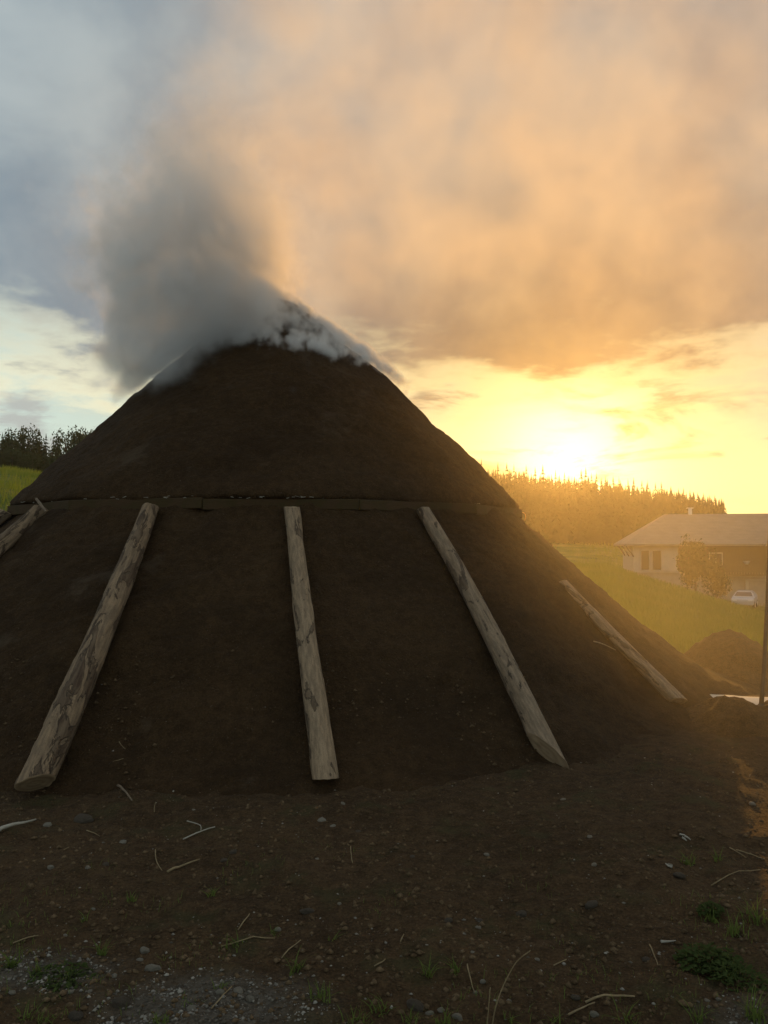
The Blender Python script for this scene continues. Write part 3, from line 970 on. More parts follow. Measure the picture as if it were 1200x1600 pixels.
# wood on the hill above the grass slope: individual trees along its edge
gname = 'trees of the wood above the grass slope'
for i, (px, top, Y, w, kind) in enumerate([
        (-40, 668, 150, 6.0, 0), (-15, 672, 152, 3.0, 1), (4, 674, 150, 3.0, 1), (14, 670, 153, 3.4, 1), (27, 668, 149, 5.2, 0), (47, 660, 151, 6.2, 0),
        (61, 668, 153, 3.2, 1), (72, 676, 150, 3.0, 1), (83, 682, 154, 3.0, 1), (92, 680, 152, 2.8, 1), (104, 664, 147, 5.0, 0), (122, 671, 150, 4.2, 0),
        (140, 668, 152, 5.0, 0), (20, 702, 143, 5.0, 2), (52, 712, 142, 4.2, 2), (-12, 706, 142, 5.0, 2), (80, 716, 143, 3.6, 2), (105, 722, 142, 4.0, 2), (130, 715, 143, 5, 2)]):
    q = at_depth(px, top, Y)
    base = gz(q.x, Y)
    h = max(4.0, q.z - base)
    if kind == 1:
        tree('spruce_tree', q.x, Y, h, h * 1.05, CON[i % 4], 'slim dark spruce in the wood above the grass slope', gname, True, i * 1.3)
    elif kind == 0:
        tree('broadleaf_tree', q.x, Y, h, w, BROAD[i % 5], 'tallest round-crowned tree of the wood above the grass slope' if px == 47 else 'round-crowned tree apart from the spruces, next to the kiln outline' if px == 104 else 'tall round-crowned tree rising from the wood above the grass slope', gname, True, i * 1.3)
    else:
        tree('edge_bush', q.x, Y, h, w * 1.1, BROAD[i % 5], 'lower pale green tree at the foot of the wood above the grass slope', gname, True, i * 1.3)


def forest(name, spots, label, mat):
    VV, FF, off = [], [], 0
    gzs = terrain(np.array([q[0] for q in spots]), np.array([q[1] for q in spots]))
    for (x, y, h, k, rz), gzq in zip(spots, gzs):
        v, f = CON_D[k]
        c, s = math.cos(rz), math.sin(rz)
        w = h * 0.98
        p_ = np.stack([(v[:, 0] * c - v[:, 1] * s) * w + x, (v[:, 0] * s + v[:, 1] * c) * w + y, v[:, 2] * h], 1)
        p_[:, 2] += gzq - .4
        VV.append(p_); FF.append(f + off); off += len(v)
    o = mesh_obj(name, from_np(name, np.vstack(VV), np.vstack(FF)), mat)
    tag(o, label, 'forest', kind='stuff')


sp = []
for k in range(2700):
    az = random.uniform(-4, 23.9); dd = random.uniform(152, 246)
    x, y = dd * math.sin(R(az)), dd * math.cos(R(az))
    sp.append((x, y, random.uniform(10.2, 13.2) * (0.8 if dd < 165 else 1), random.randrange(4), random.uniform(0, 6.28)))
forest('spruce_forest', sp, 'dense dark spruce forest covering the long hill under the setting sun', M['conifer'])
sp = []
for k in range(500):
    az = random.uniform(-38, -14); dd = random.uniform(176, 215)
    x, y = dd * math.sin(R(az)), dd * math.cos(R(az))
    sp.append((x, y, random.uniform(5, 8), random.randrange(4), random.uniform(0, 6.28)))
forest('mixed_forest', sp, 'dark wood closing off the top of the grass slope', M['conifer'])
sp = []
for k in range(420):
    az = random.uniform(22.5, 38); dd = random.uniform(300, 340)
    x, y = dd * math.sin(R(az)), dd * math.cos(R(az))
    sp.append((x, y, random.uniform(5, 8), random.randrange(4), random.uniform(0, 6.28)))
forest('far_forest', sp, 'low far treeline just above the farmhouse roof', M['conifer'])
# spruces that stand out one by one on the skyline of the long hill
SKY = [(738, 716), (752, 716), (778, 722), (792, 722), (803, 724), (822, 726), (836, 729), (848, 726), (868, 734), (882, 737), (908, 733), (915, 730), (924, 738),
       (932, 738), (946, 743), (958, 743), (967, 744), (981, 747), (990, 746), (1003, 750), (1012, 750), (1024, 753), (1033, 752), (1048, 759), (1060, 762), (1068, 761),
       (1078, 765), (1090, 769), (1099, 769), (1108, 772), (1117, 773), (1124, 779), (1130, 784), (1134, 792)]
for i, (px, py) in enumerate(SKY):
    Y = 196 + 14 * ((i * 7) % 5) / 5
    q = at_depth(px, py - 1, Y)
    h = max(8.0, q.z - gz(q.x, Y) + .4)
    root = mesh_obj('spruce_tree', CON[i % 4], None, None, (q.x, Y, gz(q.x, Y) - .4))
    root.scale = (h * .85, h * .85, h / 1.03); root.rotation_euler = (0, 0, i * 1.7)
    tag(root, 'spruce standing out on the skyline of the long forest hill', 'tree', 'skyline spruces of the long hill')


# ------------------------------------------------------------------ meadow grass
def blades(spots, hmin, hmax, wfac, seed, lean=0.35, curve=True):
    r_ = np.random.default_rng(seed)
    n = len(spots)
    x, y, z, sc = spots[:, 0], spots[:, 1], spots[:, 2], spots[:, 3]
    th = r_.uniform(0, 2 * np.pi, n); h = r_.uniform(hmin, hmax, n) * sc
    w = wfac * r_.uniform(.6, 1.3, n) * sc
    ln = r_.uniform(0, lean, n) * h; ph = r_.uniform(0, 2 * np.pi, n)
    c, s = np.cos(th) * w, np.sin(th) * w
    lx, ly = np.cos(ph) * ln, np.sin(ph) * ln
    v = np.stack([np.stack([x - c, y - s, z], 1), np.stack([x + c, y + s, z], 1),
                  np.stack([x + c * .6 + lx * .4, y + s * .6 + ly * .4, z + h * .6], 1), np.stack([x - c * .6 + lx * .4, y - s * .6 + ly * .4, z + h * .6], 1),
                  np.stack([x + lx * 1.3, y + ly * 1.3, z + h * .98], 1)], 1).reshape(-1, 3)
    b = np.arange(n)[:, None] * 5
    f = np.vstack([b + np.array([[0, 1, 2]]), b + np.array([[0, 2, 3]]), b + np.array([[3, 2, 4]])])
    return v, f


def meadow(name, az0, az1, d0, d1, n, label, hmin, hmax, wf, seed, thin=None):
    r_ = np.random.default_rng(seed)
    az = np.radians(r_.uniform(az0, az1, n)); dd = d0 * (d1 / d0) ** r_.uniform(0, 1, n)
    x, y = dd * np.sin(az), dd * np.cos(az)
    keep = grass_mask(x, y) > .45
    x, y, dd = x[keep], y[keep], dd[keep]
    z = terrain(x, y) - .02
    sc = 0.8 + dd / 45
    v, f = blades(np.stack([x, y, z, sc], 1), hmin, hmax, wf, seed)
    o = mesh_obj(name, from_np(name, v, f), M['meadow'])
    tag(o, label, 'grass', kind='stuff')


meadow('meadow_grass', 8, 33, 11.5, 46, 70000, 'sunlit meadow grass on the slope falling to the farmhouse', .10, .24, .009, 900)
meadow('valley_grass', 8, 30, 46, 150, 14000, 'meadow grass in the valley before the spruce forest', .10, .22, .012, 901)
meadow('slope_grass', -36, -18, 16, 150, 26000, 'bright green grass slope below the wood', .12, .26, .010, 902)


# ------------------------------------------------------------------ litter on the yard soil
KPR = sorted(LOW[:6])
def surf_z(x, y):
    r = math.hypot(x - KX, y - KY)
    zk = float(np.interp(r, [q[0] for q in KPR], [q[1] for q in KPR])) if r < 6.9 else -9
    return max(gz(x, y), zk)
def hit(px, py):
    r = ray(px, py); t = np.arange(1.2, 14, 0.01)
    x, y, z = r.x * t, r.y * t, EYE.z + r.z * t
    rk = np.hypot(x - KX, y - KY)
    zk = np.interp(rk, [q[0] for q in KPR], [q[1] for q in KPR], right=-9)
    i = np.nonzero(z <= np.maximum(0.05, zk + 0.08))[0]
    i0 = max(int(i[0]) - 1, 0) if len(i) else 0
    s_ = slice(i0, i0 + 60)
    ok = np.nonzero(z[s_] <= np.maximum(terrain(x[s_], y[s_]), zk[s_]))[0]
    k = i0 + (int(ok[0]) if len(ok) else 0)
    return EYE + r * float(t[k])


def zone(px, py):
    if px > 1030 and py < 1400: return 'by the faint weed before the soil heap'
    if px > 1030: return 'close to the low leafy weed'
    if px > 860: return 'near the dry root sticks' if py > 1470 else 'between the pointed log and the weeds'
    if px > 600: return 'around the bending grass stalk' if py > 1420 else 'on bare soil before the pointed log'
    if px > 420: return 'past the end of the gravel patch' if py > 1440 else 'before the straight pale log'
    if py > 1465: return 'on or beside the gravel patch'
    if px > 200: return 'around the thin whitish stick'
    return 'before the thick peeling log'
def rock_me(seed, flat=0.6, name='stone'):
    bm = bmesh.new(); bmesh.ops.create_icosphere(bm, subdivisions=2, radius=1.0)
    co = np.array([v.co for v in bm.verts])
    n = fbm(co * 1.1 + seed * 9, 3, seed)
    for v, k in zip(bm.verts, n):
        v.co = Vector((v.co.x * (1 + .28 * k), v.co.y * (.8 + .25 * k), v.co.z * flat * (1 + .25 * k)))
    me = bpy.data.meshes.new(name); bm.to_mesh(me); bm.free()
    return me
ROCK = []
for s in range(6):
    me = rock_me(s, .5 + .06 * s); me.materials.append(M['stone']); ROCK.append(me)
CLOD = []
for s in range(4):
    me = rock_me(20 + s, .55, 'clod'); me.materials.append(M['stone_dark']); CLOD.append(me)
def stone(px, py, w, pale=True, asp=1.0, label=None):
    p = hit(px, py); s = w / F * (p - EYE).length / 2
    o = mesh_obj('stone' if pale else 'soil_clod', random.choice(ROCK if pale else CLOD), None, None, p + Vector((0, 0, s * .15)))
    o.scale = (s, s / asp * 1.0 if asp > 1 else s, s * (1 if asp <= 1 else .7)); o.rotation_euler = (random.uniform(-.3, .3), random.uniform(-.3, .3), random.uniform(-.5, .5))
    if pale: tag(o, label or 'small pale pebble lying ' + zone(px, py), 'stone', 'loose pebbles on the yard soil')
    else: tag(o, label or 'brown clod of earth lying ' + zone(px, py), 'clod', 'earth clods on the yard soil')
for q in [(75, 1290, 11), (192, 1317, 11), (137, 1357, 9), (80, 1357, 9), (503, 1283, 12), (519, 1292, 9), (434, 1453, 10), (530, 1413, 7),
          (218, 1501, 10), (178, 1526, 9), (748, 1450, 8), (928, 1352, 9), (755, 1535, 8), (738, 1489, 7), (795, 1565, 7), (921, 1309, 9), (1046, 1354, 9),
          (146, 1422, 6), (102, 1463, 6), (140, 1550, 8), (110, 1546, 9), (19, 1552, 10), (620, 1456, 9), (536, 1257, 7), (496, 1343, 6), (523, 1236, 5),
          (761, 1336, 8), (840, 1500, 7), (1123, 1562, 8), (1105, 1564, 7), (300, 1578, 13), (372, 1550, 15), (390, 1562, 13), (345, 1553, 12), (1176, 1258, 9), (880, 1250, 9), (303, 1266, 6), (690, 1580, 10), (715, 1592, 14), (670, 1585, 12), (930, 1588, 12)]:
    stone(*q)
stone(225, 1487, 15, True, 1.0, 'round grey pebble at the edge of the gravel patch')
stone(237, 1517, 26, True, 2.2, 'flat pale stone lying on the gravel patch')
stone(110, 1551, 9, True, 1.0, 'upright white pebble beside the gravel patch')
for q in [(482, 1427, 24, False, 1.8), (815, 1430, 17, False), (925, 1415, 20, False), (1062, 1370, 22, False, 1.6), (130, 1282, 24, False), (165, 1352, 12, False), (140, 1283, 14, False),
          (700, 1440, 14, False), (750, 1440, 12, False), (365, 1332, 12, False), (350, 1345, 10, False), (645, 1340, 10, False), (190, 1570, 26, False), (120, 1590, 20, False), (650, 1575, 26, False), (900, 1560, 14, False), (560, 1300, 9, False), (1010, 1500, 12, False)]:
    stone(*q)


def stick(name, p0, p1, r0, r1, mat, label, cat, lift=0.004, bow=0.03, group=None, kink=0.008, flat=1.0):
    a = hit(*p0); b = hit(*p1)
    L = (b - a).length
    n = 6
    sd = Vector((-(b - a).y, (b - a).x, 0)).normalized()
    pts = []
    for i in range(n):
        t = i / (n - 1)
        q = a.lerp(b, t) + sd * (bow * L * math.sin(math.pi * t) + random.uniform(-kink, kink) * L * .4)
        q.z = max(surf_z(q.x, q.y) + lift + r0, q.z + lift + r0 * .5)
        pts.append(q)
    rr = [r0 + (r1 - r0) * i / (n - 1) for i in range(n)]
    base = pts[0].copy()
    v, f = tube_data([q - base for q in pts], rr, 7, lambda i, k: random.uniform(-.12, .12))
    o = mesh_obj(name, from_data(name, v, f, True), mat, None, base)
    tag(o, label, cat, group)
    return o
stick('split_stick', (-30, 1317), (56, 1287), .016, .004, M['palewood'], 'pale split stick with a sharp tip near the thick log foot', 'stick', .004, .05)
stick('thin_stick', (286, 1314), (336, 1295), .004, .003, M['palewood'], 'thin whitish stick crossed by a curled straw', 'stick', .006, .03)
stick('curled_straw', (292, 1288), (314, 1302), .003, .002, M['palewood'], 'short curled straw touching the thin whitish stick', 'straw', .012, .16)
stick('dry_blade', (262, 1367), (312, 1347), .0065, .003, M['straw'], 'dry brown blade lying flat on the soil below the whitish stick', 'straw', .004, .05)
stick('bark_chip', (184, 1231), (206, 1254), .009, .004, M['twig'], 'slim bark chip lying by the foot of the kiln', 'chip', .004, .0)
stick('pale_root', (915, 1572), (992, 1565), .0045, .0028, M['straw'], 'dry smooth root stick lying near the leafy weed', 'stick', .004, .06)
stick('pale_root', (888, 1589), (930, 1573), .004, .002, M['straw'], 'short crooked dry root lying next to the longer one', 'stick', .004, .08)
stick('wood_chip', (1033, 1477), (1056, 1474), .006, .002, M['palewood'], 'flat pale wood chip before the leafy weed', 'chip', .004, .0)
for (p0, p1) in [((243, 1330), (253, 1362)), ((548, 1325), (551, 1351)), ((296, 1150), (299, 1174)), ((177, 1192), (193, 1188)), ((285, 1198), (290, 1183)), ((186, 1160), (196, 1172)),
                 ((372, 1456), (390, 1430)), ((1140, 1326), (1166, 1342)), ((1112, 1386), (1188, 1362)), ((241, 1270), (243, 1256)), ((1015, 1478), (1028, 1512)), ((626, 1475), (631, 1463)),
                 ((100, 1330), (108, 1326)), ((135, 1300), (156, 1310)), ((730, 1510), (742, 1555)), ((440, 1500), (470, 1472)), ((330, 1580), (362, 1545)), ((345, 1482), (430, 1470)), ((585, 1512), (602, 1504)), ((1150, 1330), (1195, 1345)), ((20, 1478), (60, 1466)), ((865, 1512), (885, 1503))]:
    stick('straw', p0, p1, .0028, .0018, M['straw'], 'thin loose straw lying ' + zone(*p0), 'straw', .003, random.uniform(-.05, .05), 'loose straws on the soil', .01)
for (p0, p1) in [((270, 1240), (286, 1232)), ((1062, 1306), (1070, 1308)), ((1070, 1310), (1079, 1315)), ((1066, 1311), (1073, 1318)), ((1050, 1358), (1040, 1353)), ((928, 1004), (962, 1018)), ((1000, 1046), (1018, 1054))]:
    stick('pale_chip', p0, p1, .006, .003, M['palewood'], 'tiny pale wood chip on the dark earth', 'chip', .003, .05, 'tiny pale chips on the dark earth')


def tuft(px, py, n, h, spread, label, seed, mat='grass', name='grass_tuft', w=.0034, group='grass tufts on the yard soil'):
    p = hit(px, py); r_ = random.Random(seed)
    V_, F_ = [], []
    for k in range(n):
        th = r_.uniform(0, 6.28); L = h * r_.uniform(.6, 1.5); ln = r_.uniform(.3, 1.1)
        b0 = Vector((r_.gauss(0, spread * .24), r_.gauss(0, spread * .24), -.01))
        dv = Vector((math.cos(th), math.sin(th), 0)); sd = Vector((-dv.y, dv.x, 0))
        if r_.random() < .5: sd = (sd + Vector((1, 0, 0))).normalized()
        prev = None
        for i in range(5):
            t = i / 4
            q = b0 + dv * (L * ln * t * t * .9) + Vector((0, 0, L * (t - .38 * ln * t * t)))
            ww = w * (1 - t * .92) * r_.uniform(.9, 1.1)
            V_ += [q - sd * ww, q + sd * ww]
            m_ = len(V_)
            if i: F_.append((m_ - 4, m_ - 3, m_ - 1, m_ - 2))
    o = mesh_obj(name, from_data(name, V_, F_), M[mat], None, p)
    tag(o, label, 'grass' if name == 'grass_tuft' else 'plant', group)
    return o


TL = 'small loose grass tuft growing from the bare soil'
for i, (px, py, n, h, s) in enumerate([(18, 1512, 42, .075, .06), (60, 1520, 26, .05, .08), (100, 1528, 26, .045, .08), (160, 1492, 22, .075, .03), (205, 1408, 20, .05, .06), (330, 1400, 22, .05, .05),
                         (132, 1438, 12, .05, .03), (465, 1518, 34, .065, .06), (670, 1525, 26, .07, .04), (712, 1520, 24, .065, .05), (500, 1562, 36, .06, .10), (560, 1596, 34, .06, .10), (700, 1604, 26, .07, .08),
                         (1180, 1440, 40, .10, .09), (1178, 1592, 40, .09, .07), (1090, 1598, 22, .07, .05), (40, 1592, 26, .05, .07), (70, 1600, 26, .05, .07), (300, 1570, 16, .04, .06), (370, 1478, 26, .05, .09), (640, 1600, 26, .06, .07), (1075, 1352, 30, .07, .07), (1120, 1345, 18, .07, .05),
                         (1110, 1440, 30, .075, .06), (1150, 1460, 30, .08, .08), (430, 1460, 16, .04, .05), (250, 1600, 24, .05, .06), (520, 1470, 10, .04, .03), (590, 1580, 24, .06, .08), (980, 1600, 20, .07, .06), (870, 1604, 16, .06, .06), (1140, 1530, 24, .06, .07), (15, 1450, 12, .04, .05), (345, 1545, 12, .05, .04), (795, 1600, 14, .05, .05)]):
    tuft(px, py, n, h, s, ('dense' if n > 32 else 'sparse' if n < 19 else 'small') + ' grass tuft growing ' + zone(px, py), 700 + i)
# the leafy weed
def weed(px, py, n, spread, h, seed, label):
    p = hit(px, py); r_ = random.Random(seed)
    root = empty('leafy_weed', p)
    V_, F_ = [], []; SV, SF = [], []
    for k in range(n):
        th = r_.uniform(0, 6.28); rr = spread * math.sqrt(r_.random())
        c = Vector((rr * math.cos(th), rr * math.sin(th) * .8, h * r_.uniform(.25, 1) * (1 - .5 * rr / spread)))
        L = r_.uniform(.008, .016); a = r_.uniform(0, 6.28)
        u = Vector((math.cos(a), math.sin(a), r_.uniform(-.4, .5))).normalized(); w_ = u.cross(Vector((r_.uniform(-.5, .5), r_.uniform(-.5, .5), 1))).normalized()
        o_ = len(V_)
        V_ += [c - u * L, c - w_ * L * .5, c + u * L, c + w_ * L * .5]; F_.append((o_, o_ + 1, o_ + 2, o_ + 3))
        if k % 6 == 0:
            v, f = tube_data([Vector((c.x * .3, c.y * .3, -.01)), c * .6 + Vector((0, 0, .01)), c], [.0016, .0013, .0008], 4)
            o_ = len(SV); SV += v; SF += [tuple(i + o_ for i in q) for q in f]
    mesh_obj('foliage', from_data('foliage', V_, F_), M['weed'], root)
    mesh_obj('stems', from_data('stems', SV, SF), M['weed'], root)
    tag(root, label, 'plant')
weed(1108, 1512, 520, .13, .085, 61, 'low dense leafy green weed among dry grass')
weed(1155, 1535, 220, .11, .05, 62, 'sparse flat weed beside the dense leafy one')
weed(1112, 1432, 160, .06, .07, 63, 'small feathery weed beside tall dry blades')
weed(95, 1530, 200, .12, .03, 64, 'flat green weed carpet beside the gravel patch')


def stalk(pts, r0, label, head):
    P = [hit(*pts[0])]
    Y = P[0].y
    for q in pts[1:]: P.append(at_depth(q[0], q[1], Y - .01))
    base = P[0].copy()
    loc = [q - base for q in P]
    fine = []
    for i in range(len(loc) - 1):
        for t in (0, .25, .5, .75): fine.append(loc[i].lerp(loc[i + 1], t))
    fine.append(loc[-1])
    for _ in range(3):
        fine = [fine[0]] + [(fine[i - 1] + fine[i] * 2 + fine[i + 1]) / 4 for i in range(1, len(fine) - 1)] + [fine[-1]]
    root = empty('grass_stalk', base)
    v, f = tube_data(fine, [r0 * (1 - .4 * i / len(fine)) for i in range(len(fine))], 6)
    mesh_obj('stem', from_data('stem', v, f, True), M['straw'], root)
    if head:
        V_, F_ = [], []
        m_ = len(fine); s0 = int(m_ * .66)
        for i in range(s0, m_ - 1):
            for k in range(5):
                c = fine[i].lerp(fine[i + 1], k / 5); t = (fine[i + 1] - fine[i]).normalized()
                th = random.uniform(0, 6.28); sdv = t.orthogonal().normalized(); sdv = Matrix.Rotation(th, 3, t) @ sdv
                e = c + t * .008 + sdv * .0035; w_ = t.cross(sdv) * .0015
                o_ = len(V_); V_ += [c, (c + e) / 2 + w_, e, (c + e) / 2 - w_]; F_.append((o_, o_ + 1, o_ + 2, o_ + 3))
        mesh_obj('seed_head', from_data('seed_head', V_, F_), M['straw'], root)
    tag(root, label, 'grass stalk')
stalk([(768, 1612), (772, 1582), (781, 1552), (794, 1524), (808, 1500), (828, 1486)], .0024, 'tall dry grass stalk bending over with a seed head', True)
stalk([(760, 1618), (763, 1580), (766, 1543)], .0022, 'straight headless grass stalk beside the bending one', False)


def scatter(name, n, xr, yr, smin, smax, weight, mat, label, cat, seed, flat=.6):
    r_ = np.random.default_rng(seed)
    base = np.array([(0, 0, 1), (1, 0, 0), (.3, .95, 0), (-.8, .6, 0), (-.8, -.6, 0), (.3, -.95, 0), (0, 0, -.8)], float)
    tri = np.array([(0, 1, 2), (0, 2, 3), (0, 3, 4), (0, 4, 5), (0, 5, 1), (6, 2, 1), (6, 3, 2), (6, 4, 3), (6, 5, 4), (6, 1, 5)])
    x = r_.uniform(*xr, n); y = r_.uniform(*yr, n)
    keep = r_.uniform(0, 1, n) < weight(x, y)
    x, y = x[keep], y[keep]; n = len(x)
    rk = np.hypot(x - KX, y - KY)
    z = np.maximum(terrain(x, y), np.interp(rk, [q[0] for q in KPR], [q[1] for q in KPR], right=-9))
    s = smin * (smax / smin) ** (r_.uniform(0, 1, n) ** 2.2)
    th = r_.uniform(0, 6.28, n)
    b = base[None] * (1 + r_.uniform(-.3, .3, (n, 7, 3))) * np.stack([s, s * r_.uniform(.5, 1, n), s * flat], 1)[:, None, :]
    c, sn = np.cos(th)[:, None], np.sin(th)[:, None]
    v = np.stack([b[..., 0] * c - b[..., 1] * sn + x[:, None], b[..., 0] * sn + b[..., 1] * c + y[:, None], b[..., 2] + z[:, None] + s[:, None] * .15], -1).reshape(-1, 3)
    f = (tri[None] + np.arange(n)[:, None, None] * 7).reshape(-1, 3)
    o = mesh_obj(name, from_np(name, v, f), mat)
    tag(o, label, cat, kind='stuff')


scatter('gravel', 30000, (-1.9, 1.9), (2.25, 3.4), .0022, .011, lambda x, y: gravel_mask(x, y) * .8 + .02, M['gravel'], 'patch of fine pale gravel in the dark soil', 'gravel', 71)
scatter('soil_crumbs', 26000, (-3.6, 4.2), (2.3, 6.2), .004, .020, lambda x, y: .35 + .65 * np.clip((4.6 - y) / 2, 0, 1) * .9, M['crumb'], 'crumbs of dark earth strewn over the yard', 'soil', 72, .7)
scatter('soil_pebbles', 1500, (-3.2, 4.0), (2.3, 6.0), .003, .010, lambda x, y: np.full_like(x, .5), M['gravel'], 'fine pale grit sprinkled over the yard soil', 'gravel', 73)
# sparse short weeds over the front of the yard
def sparse():
    r_ = np.random.default_rng(74)
    n = 5200
    x = r_.uniform(-2.2, 2.4, n); y = r_.uniform(2.3, 4.2, n)
    pn = fbm(np.stack([x, y, np.zeros(n)], 1) / .35, 3, 66)
    keep = (pn + np.clip((3.3 - y), -1, 1) * .35 + np.abs(x) * .08) > .33
    x, y = x[keep], y[keep]
    v, f = blades(np.stack([x, y, terrain(x, y) - .004, np.ones(len(x))], 1), .012, .045, .0013, 75, .9)
    o = mesh_obj('sparse_grass', from_np('sparse_grass', v, f), M['grass'])
    tag(o, 'sparse short grass blades sprouting from the front of the yard', 'grass', kind='stuff')
sparse()


# ------------------------------------------------------------------ smoke
def smoke_material(name, color, aniso, dens):
    m, gg, out = mat_new(name)
    pv = gg.n('ShaderNodeVolumePrincipled')
    pv.inputs['Color'].default_value = (*color, 1)
    pv.inputs['Anisotropy'].default_value = aniso
    pv.inputs['Density'].default_value = dens
    pv.inputs['Density Attribute'].default_value = 'density'
    gg.t.links.new(pv.outputs[0], out.inputs['Volume'])
    return m


def volume_object(name, lo, hi, voxel, density, mat):
    vd = bpy.data.volumes.new(name)
    vd.materials.append(mat)
    o = bpy.data.objects.new(name, vd)
    COL.objects.link(o)
    t = bpy.data.node_groups.new(name + '_field', 'GeometryNodeTree')
    t.interface.new_socket('Geometry', in_out='INPUT', socket_type='NodeSocketGeometry')
    t.interface.new_socket('Geometry', in_out='OUTPUT', socket_type='NodeSocketGeometry')
    gg = G(t)
    out = gg.n('NodeGroupOutput')
    vc = gg.n('GeometryNodeVolumeCube')
    gg.put(vc.inputs['Min'], lo); gg.put(vc.inputs['Max'], hi)
    for ax, k in enumerate('XYZ'): vc.inputs['Resolution ' + k].default_value = max(4, int((hi[ax] - lo[ax]) / voxel))
    p = V(gg, gg.n('GeometryNodeInputPosition').outputs[0])
    gg.put(vc.inputs['Density'], density(gg, p))
    sm = gg.n('GeometryNodeSetMaterial'); sm.inputs['Material'].default_value = mat
    t.links.new(vc.outputs[0], sm.inputs[0]); t.links.new(sm.outputs[0], out.inputs[0])
    md = o.modifiers.new('field', 'NODES'); md.node_group = t
    return o


def cone_h(gg, p):
    x, y, z = gg.sep(p)
    rx, ry = x - KX, y - KY
    r = gg.m('SQRT', rx * rx + ry * ry)
    return gg.m('MINIMUM', 5.04 - r * 0.735, 5.44 - r * 1.0), r


def gauss(gg, u, s):
    q = u / s
    return gg.m('POWER', 2.718, -(q * q) * 0.5)


def warped(gg, p):
    w1 = gg.vm('SUBTRACT', gg.noise(p, 0.42, 2, 0.5, 0, True), (.5, .5, .5))
    w2 = gg.vm('SUBTRACT', gg.noise(p, 1.5, 3, 0.55, 0, True), (.5, .5, .5))
    return gg.vm('ADD', gg.vm('ADD', p, gg.scalec(w1, 2.0)), gg.scalec(w2, 0.75)), w1, w2


def column(gg, p):
    """dense young smoke pouring from the shoulder of the cap"""
    q, w1, w2 = warped(gg, p)
    x, y, z = gg.sep(q)
    X, Y, Z = gg.sep(p)
    zr = gg.m('MAXIMUM', z - 3.6, 0.0)
    det = gg.noise(gg.vm('ADD', p, gg.scalec(w2, 0.5)), 3.0, 6, 0.66, 0.3)
    cx = -2.60 + zr * 0.16
    col = gauss(gg, x - cx, 0.40 + zr * 0.12) * gauss(gg, y - (9.35 + zr * .22), 0.66 + zr * 0.12)
    col = col * gg.m('POWER', 2.718, -(zr / 2.6)) + (det - .5) * 0.66 + (gg.noise(gg.vm('ADD', p, gg.scalec(w2, 0.25)), 7.5, 4, 0.6, 0.3) - .5) * 0.30
    curl = gg.noise(gg.vm('ADD', p, gg.scalec(w2, 1.1)), 1.9, 5, 0.6, 1.2)
    col = gg.smooth(col, 0.10, 0.36) * gg.smooth(curl, 0.38, 0.58, 0.22, 1.0) * gg.smooth(Z, 7.4, 4.8, 0.07, 1.0) * gg.smooth(Z, 9.3, 8.0) * 4.2
    ch, r = cone_h(gg, p)
    inb = gg.smooth(X, -4.3, -3.9) * gg.smooth(X, 0.4, -0.4) * gg.smooth(Y, 7.2, 7.7) * gg.smooth(Y, 12.2, 11.4)
    foot = gg.smooth(Z + (det - .5) * 1.6 + (X + 2.2) * 0.12, 3.30, 3.75)
    return col * gg.smooth(Z - ch, 0.0, 0.08) * inb * foot


def drifting(gg, p):
    """broad thin smoke carried down wind"""
    q, w1, w2 = warped(gg, p)
    x, y, z = gg.sep(q)
    X, Y, Z = gg.sep(p)
    zr = gg.m('MAXIMUM', z - 3.6, 0.0)
    det = gg.noise(gg.vm('ADD', p, gg.scalec(w1, 1.0)), 1.1, 6, 0.62, 0.4)
    left = gg.smooth(x - (-3.35 + zr * zr * 0.030), 0.0, 1.0)
    bottom = gg.smooth(z - (4.2 - gg.m('MAXIMUM', x + 1.0, 0.0) * 0.05), 0.0, 2.2)
    yy = gauss(gg, y - (10.4 + (x + 2.0) * 0.12), 1.3 + gg.m('MAXIMUM', x + 3.0, 0.0) * 0.13)
    dr = left * bottom * yy * gg.smooth(X, 15.5, 9.0) * gg.smooth(Z, 15.5, 11.0) * gg.smooth(x, 8.5, 1.5, 0.35, 1.0)
    dr = dr * gg.smooth(det, 0.41, 0.60, 0.10, 1.0) * 0.16
    body = gauss(gg, x - (-2.6 + zr * .22), 0.8 + zr * .12) * gauss(gg, y - 10.2, 0.9) * gg.smooth(z, 4.1, 5.0) * gg.m('POWER', 2.718, -(zr / 2.6))
    ch, r = cone_h(gg, p)
    return (dr + body * gg.smooth(det, 0.38, 0.60) * 0.40) * gg.smooth(Z - ch, 0.0, 0.10)


M['smoke'] = smoke_material('drifting_smoke', (0.94, 0.87, 0.76), 0.55, 1.0)
M['column'] = smoke_material('young_smoke', (0.96, 0.96, 0.965), 0.35, 1.0)
o = volume_object('smoke_drift', (-5.6, 6.2, 3.3), (16.0, 16.4, 15.5), 0.10, drifting, M['smoke'])
tag(o, 'broad thin veil of glowing smoke drifting away above the kiln', 'smoke', kind='stuff')
o = volume_object('smoke_column', (-4.4, 7.1, 2.7), (0.5, 12.3, 9.4), 0.05, column, M['column'])
tag(o, 'dense grey smoke billowing up from the shoulder of the kiln top', 'smoke', kind='stuff')


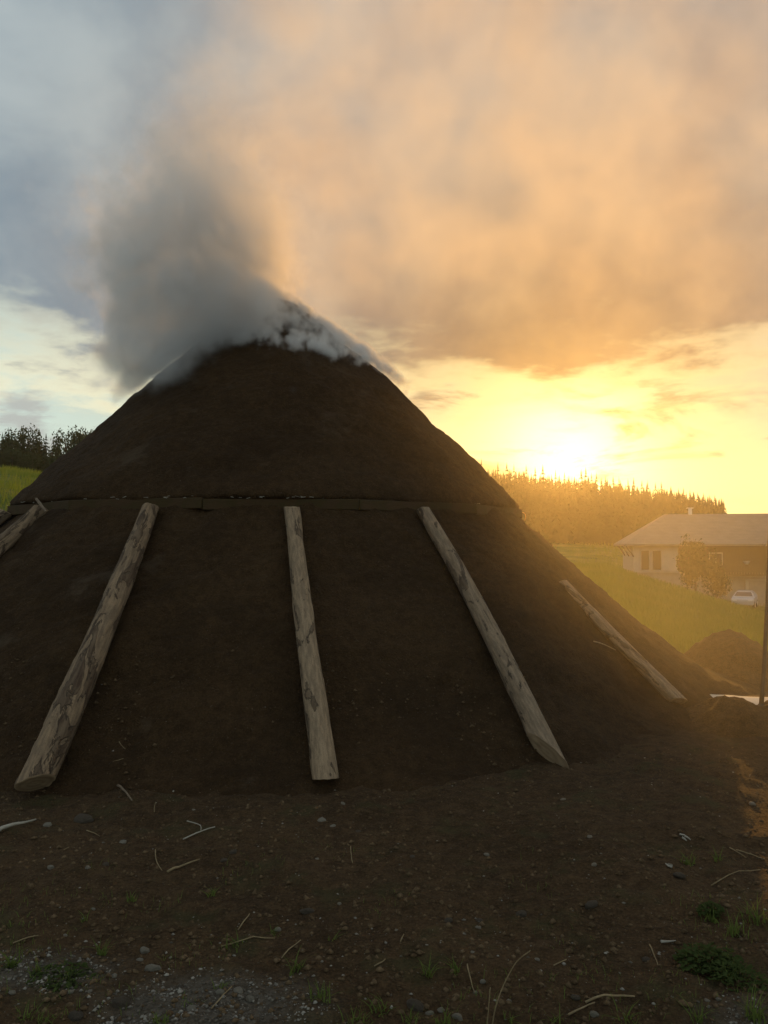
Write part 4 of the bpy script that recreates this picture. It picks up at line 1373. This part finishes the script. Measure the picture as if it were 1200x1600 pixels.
def cling(gg, p):
    x, y, z = gg.sep(p)
    ch, r = cone_h(gg, p)
    hgt = z - ch
    w = gg.vm('SUBTRACT', gg.noise(p, 3.0, 2, 0.5, 0, True), (.5, .5, .5))
    q = gg.vm('ADD', p, gg.scalec(w, 0.30))
    n = gg.noise(gg.vm('MULTIPLY', q, (1.0, 1.0, 0.75)), 6.0, 4, 0.6, 0.5)
    edge = gg.smooth(z + (n - .5) * 0.9 - (3.98 + (x - KX) * -0.10), 0.0, 0.16)
    shell = gg.smooth(hgt, 0.01, 0.05) * gg.smooth(hgt - n * 0.24, 0.10, -0.02)
    return shell * edge * gg.smooth(n, 0.47, 0.57) * 11.0


def thin(gg, p):  # low smoke added to lay an orange lens-glare veil over the flank
    x, y, z = gg.sep(p)
    n = gg.noise(gg.vm('MULTIPLY', p, (1, 1, .7)), 0.55, 3, 0.5, 0.5)
    d_ = gg.smooth(x, -0.6, 2.2) * gg.smooth(x, 7.8, 4.5) * gg.smooth(y, 3.0, 5.5) * gg.smooth(y, 12.5, 8.0) * gg.smooth(z, 4.8, 1.2)
    return d_ * gg.smooth(n, 0.32, 0.68, 0.35, 1.0)
M['thin'] = smoke_material('glare_smoke', (0.93, 0.89, 0.76), 0.72, 0.015)
o = volume_object('glare_smoke', (-0.8, 2.8, -1.4), (8.0, 14.0, 5.0), 0.25, thin, M['thin'])
tag(o, 'thin low smoke added past the sunny flank of the kiln to imitate orange glare', 'smoke', kind='stuff')


M['cling'] = smoke_material('clinging_smoke', (0.95, 0.95, 0.95), 0.2, 1.0)
o = volume_object('clinging_smoke', (KX - 1.9, KY - 1.9, 3.4), (KX + 1.9, KY + 1.9, 5.4), 0.025, cling, M['cling'])
tag(o, 'whitish wisps of smoke clinging to the earth of the kiln top', 'smoke', kind='stuff')

# ------------------------------------------------------------------ haze: one closed box of even, pale air
zmin = float(T_Z.min()) - 2.0
hz_me = from_data('haze', *box_data(0, 0, (zmin + 44) / 2, 940, 940, 44 - zmin))
m, gg, out = mat_new('evening_haze')
pv = gg.n('ShaderNodeVolumePrincipled')
pv.inputs['Color'].default_value = (0.95, 0.91, 0.80, 1)
pv.inputs['Density'].default_value = 0.00023
pv.inputs['Anisotropy'].default_value = 0.86
gg.t.links.new(pv.outputs[0], out.inputs['Volume'])
haze = mesh_obj('haze', hz_me, m)
tag(haze, 'pale golden evening haze filling the air', 'haze', kind='stuff')
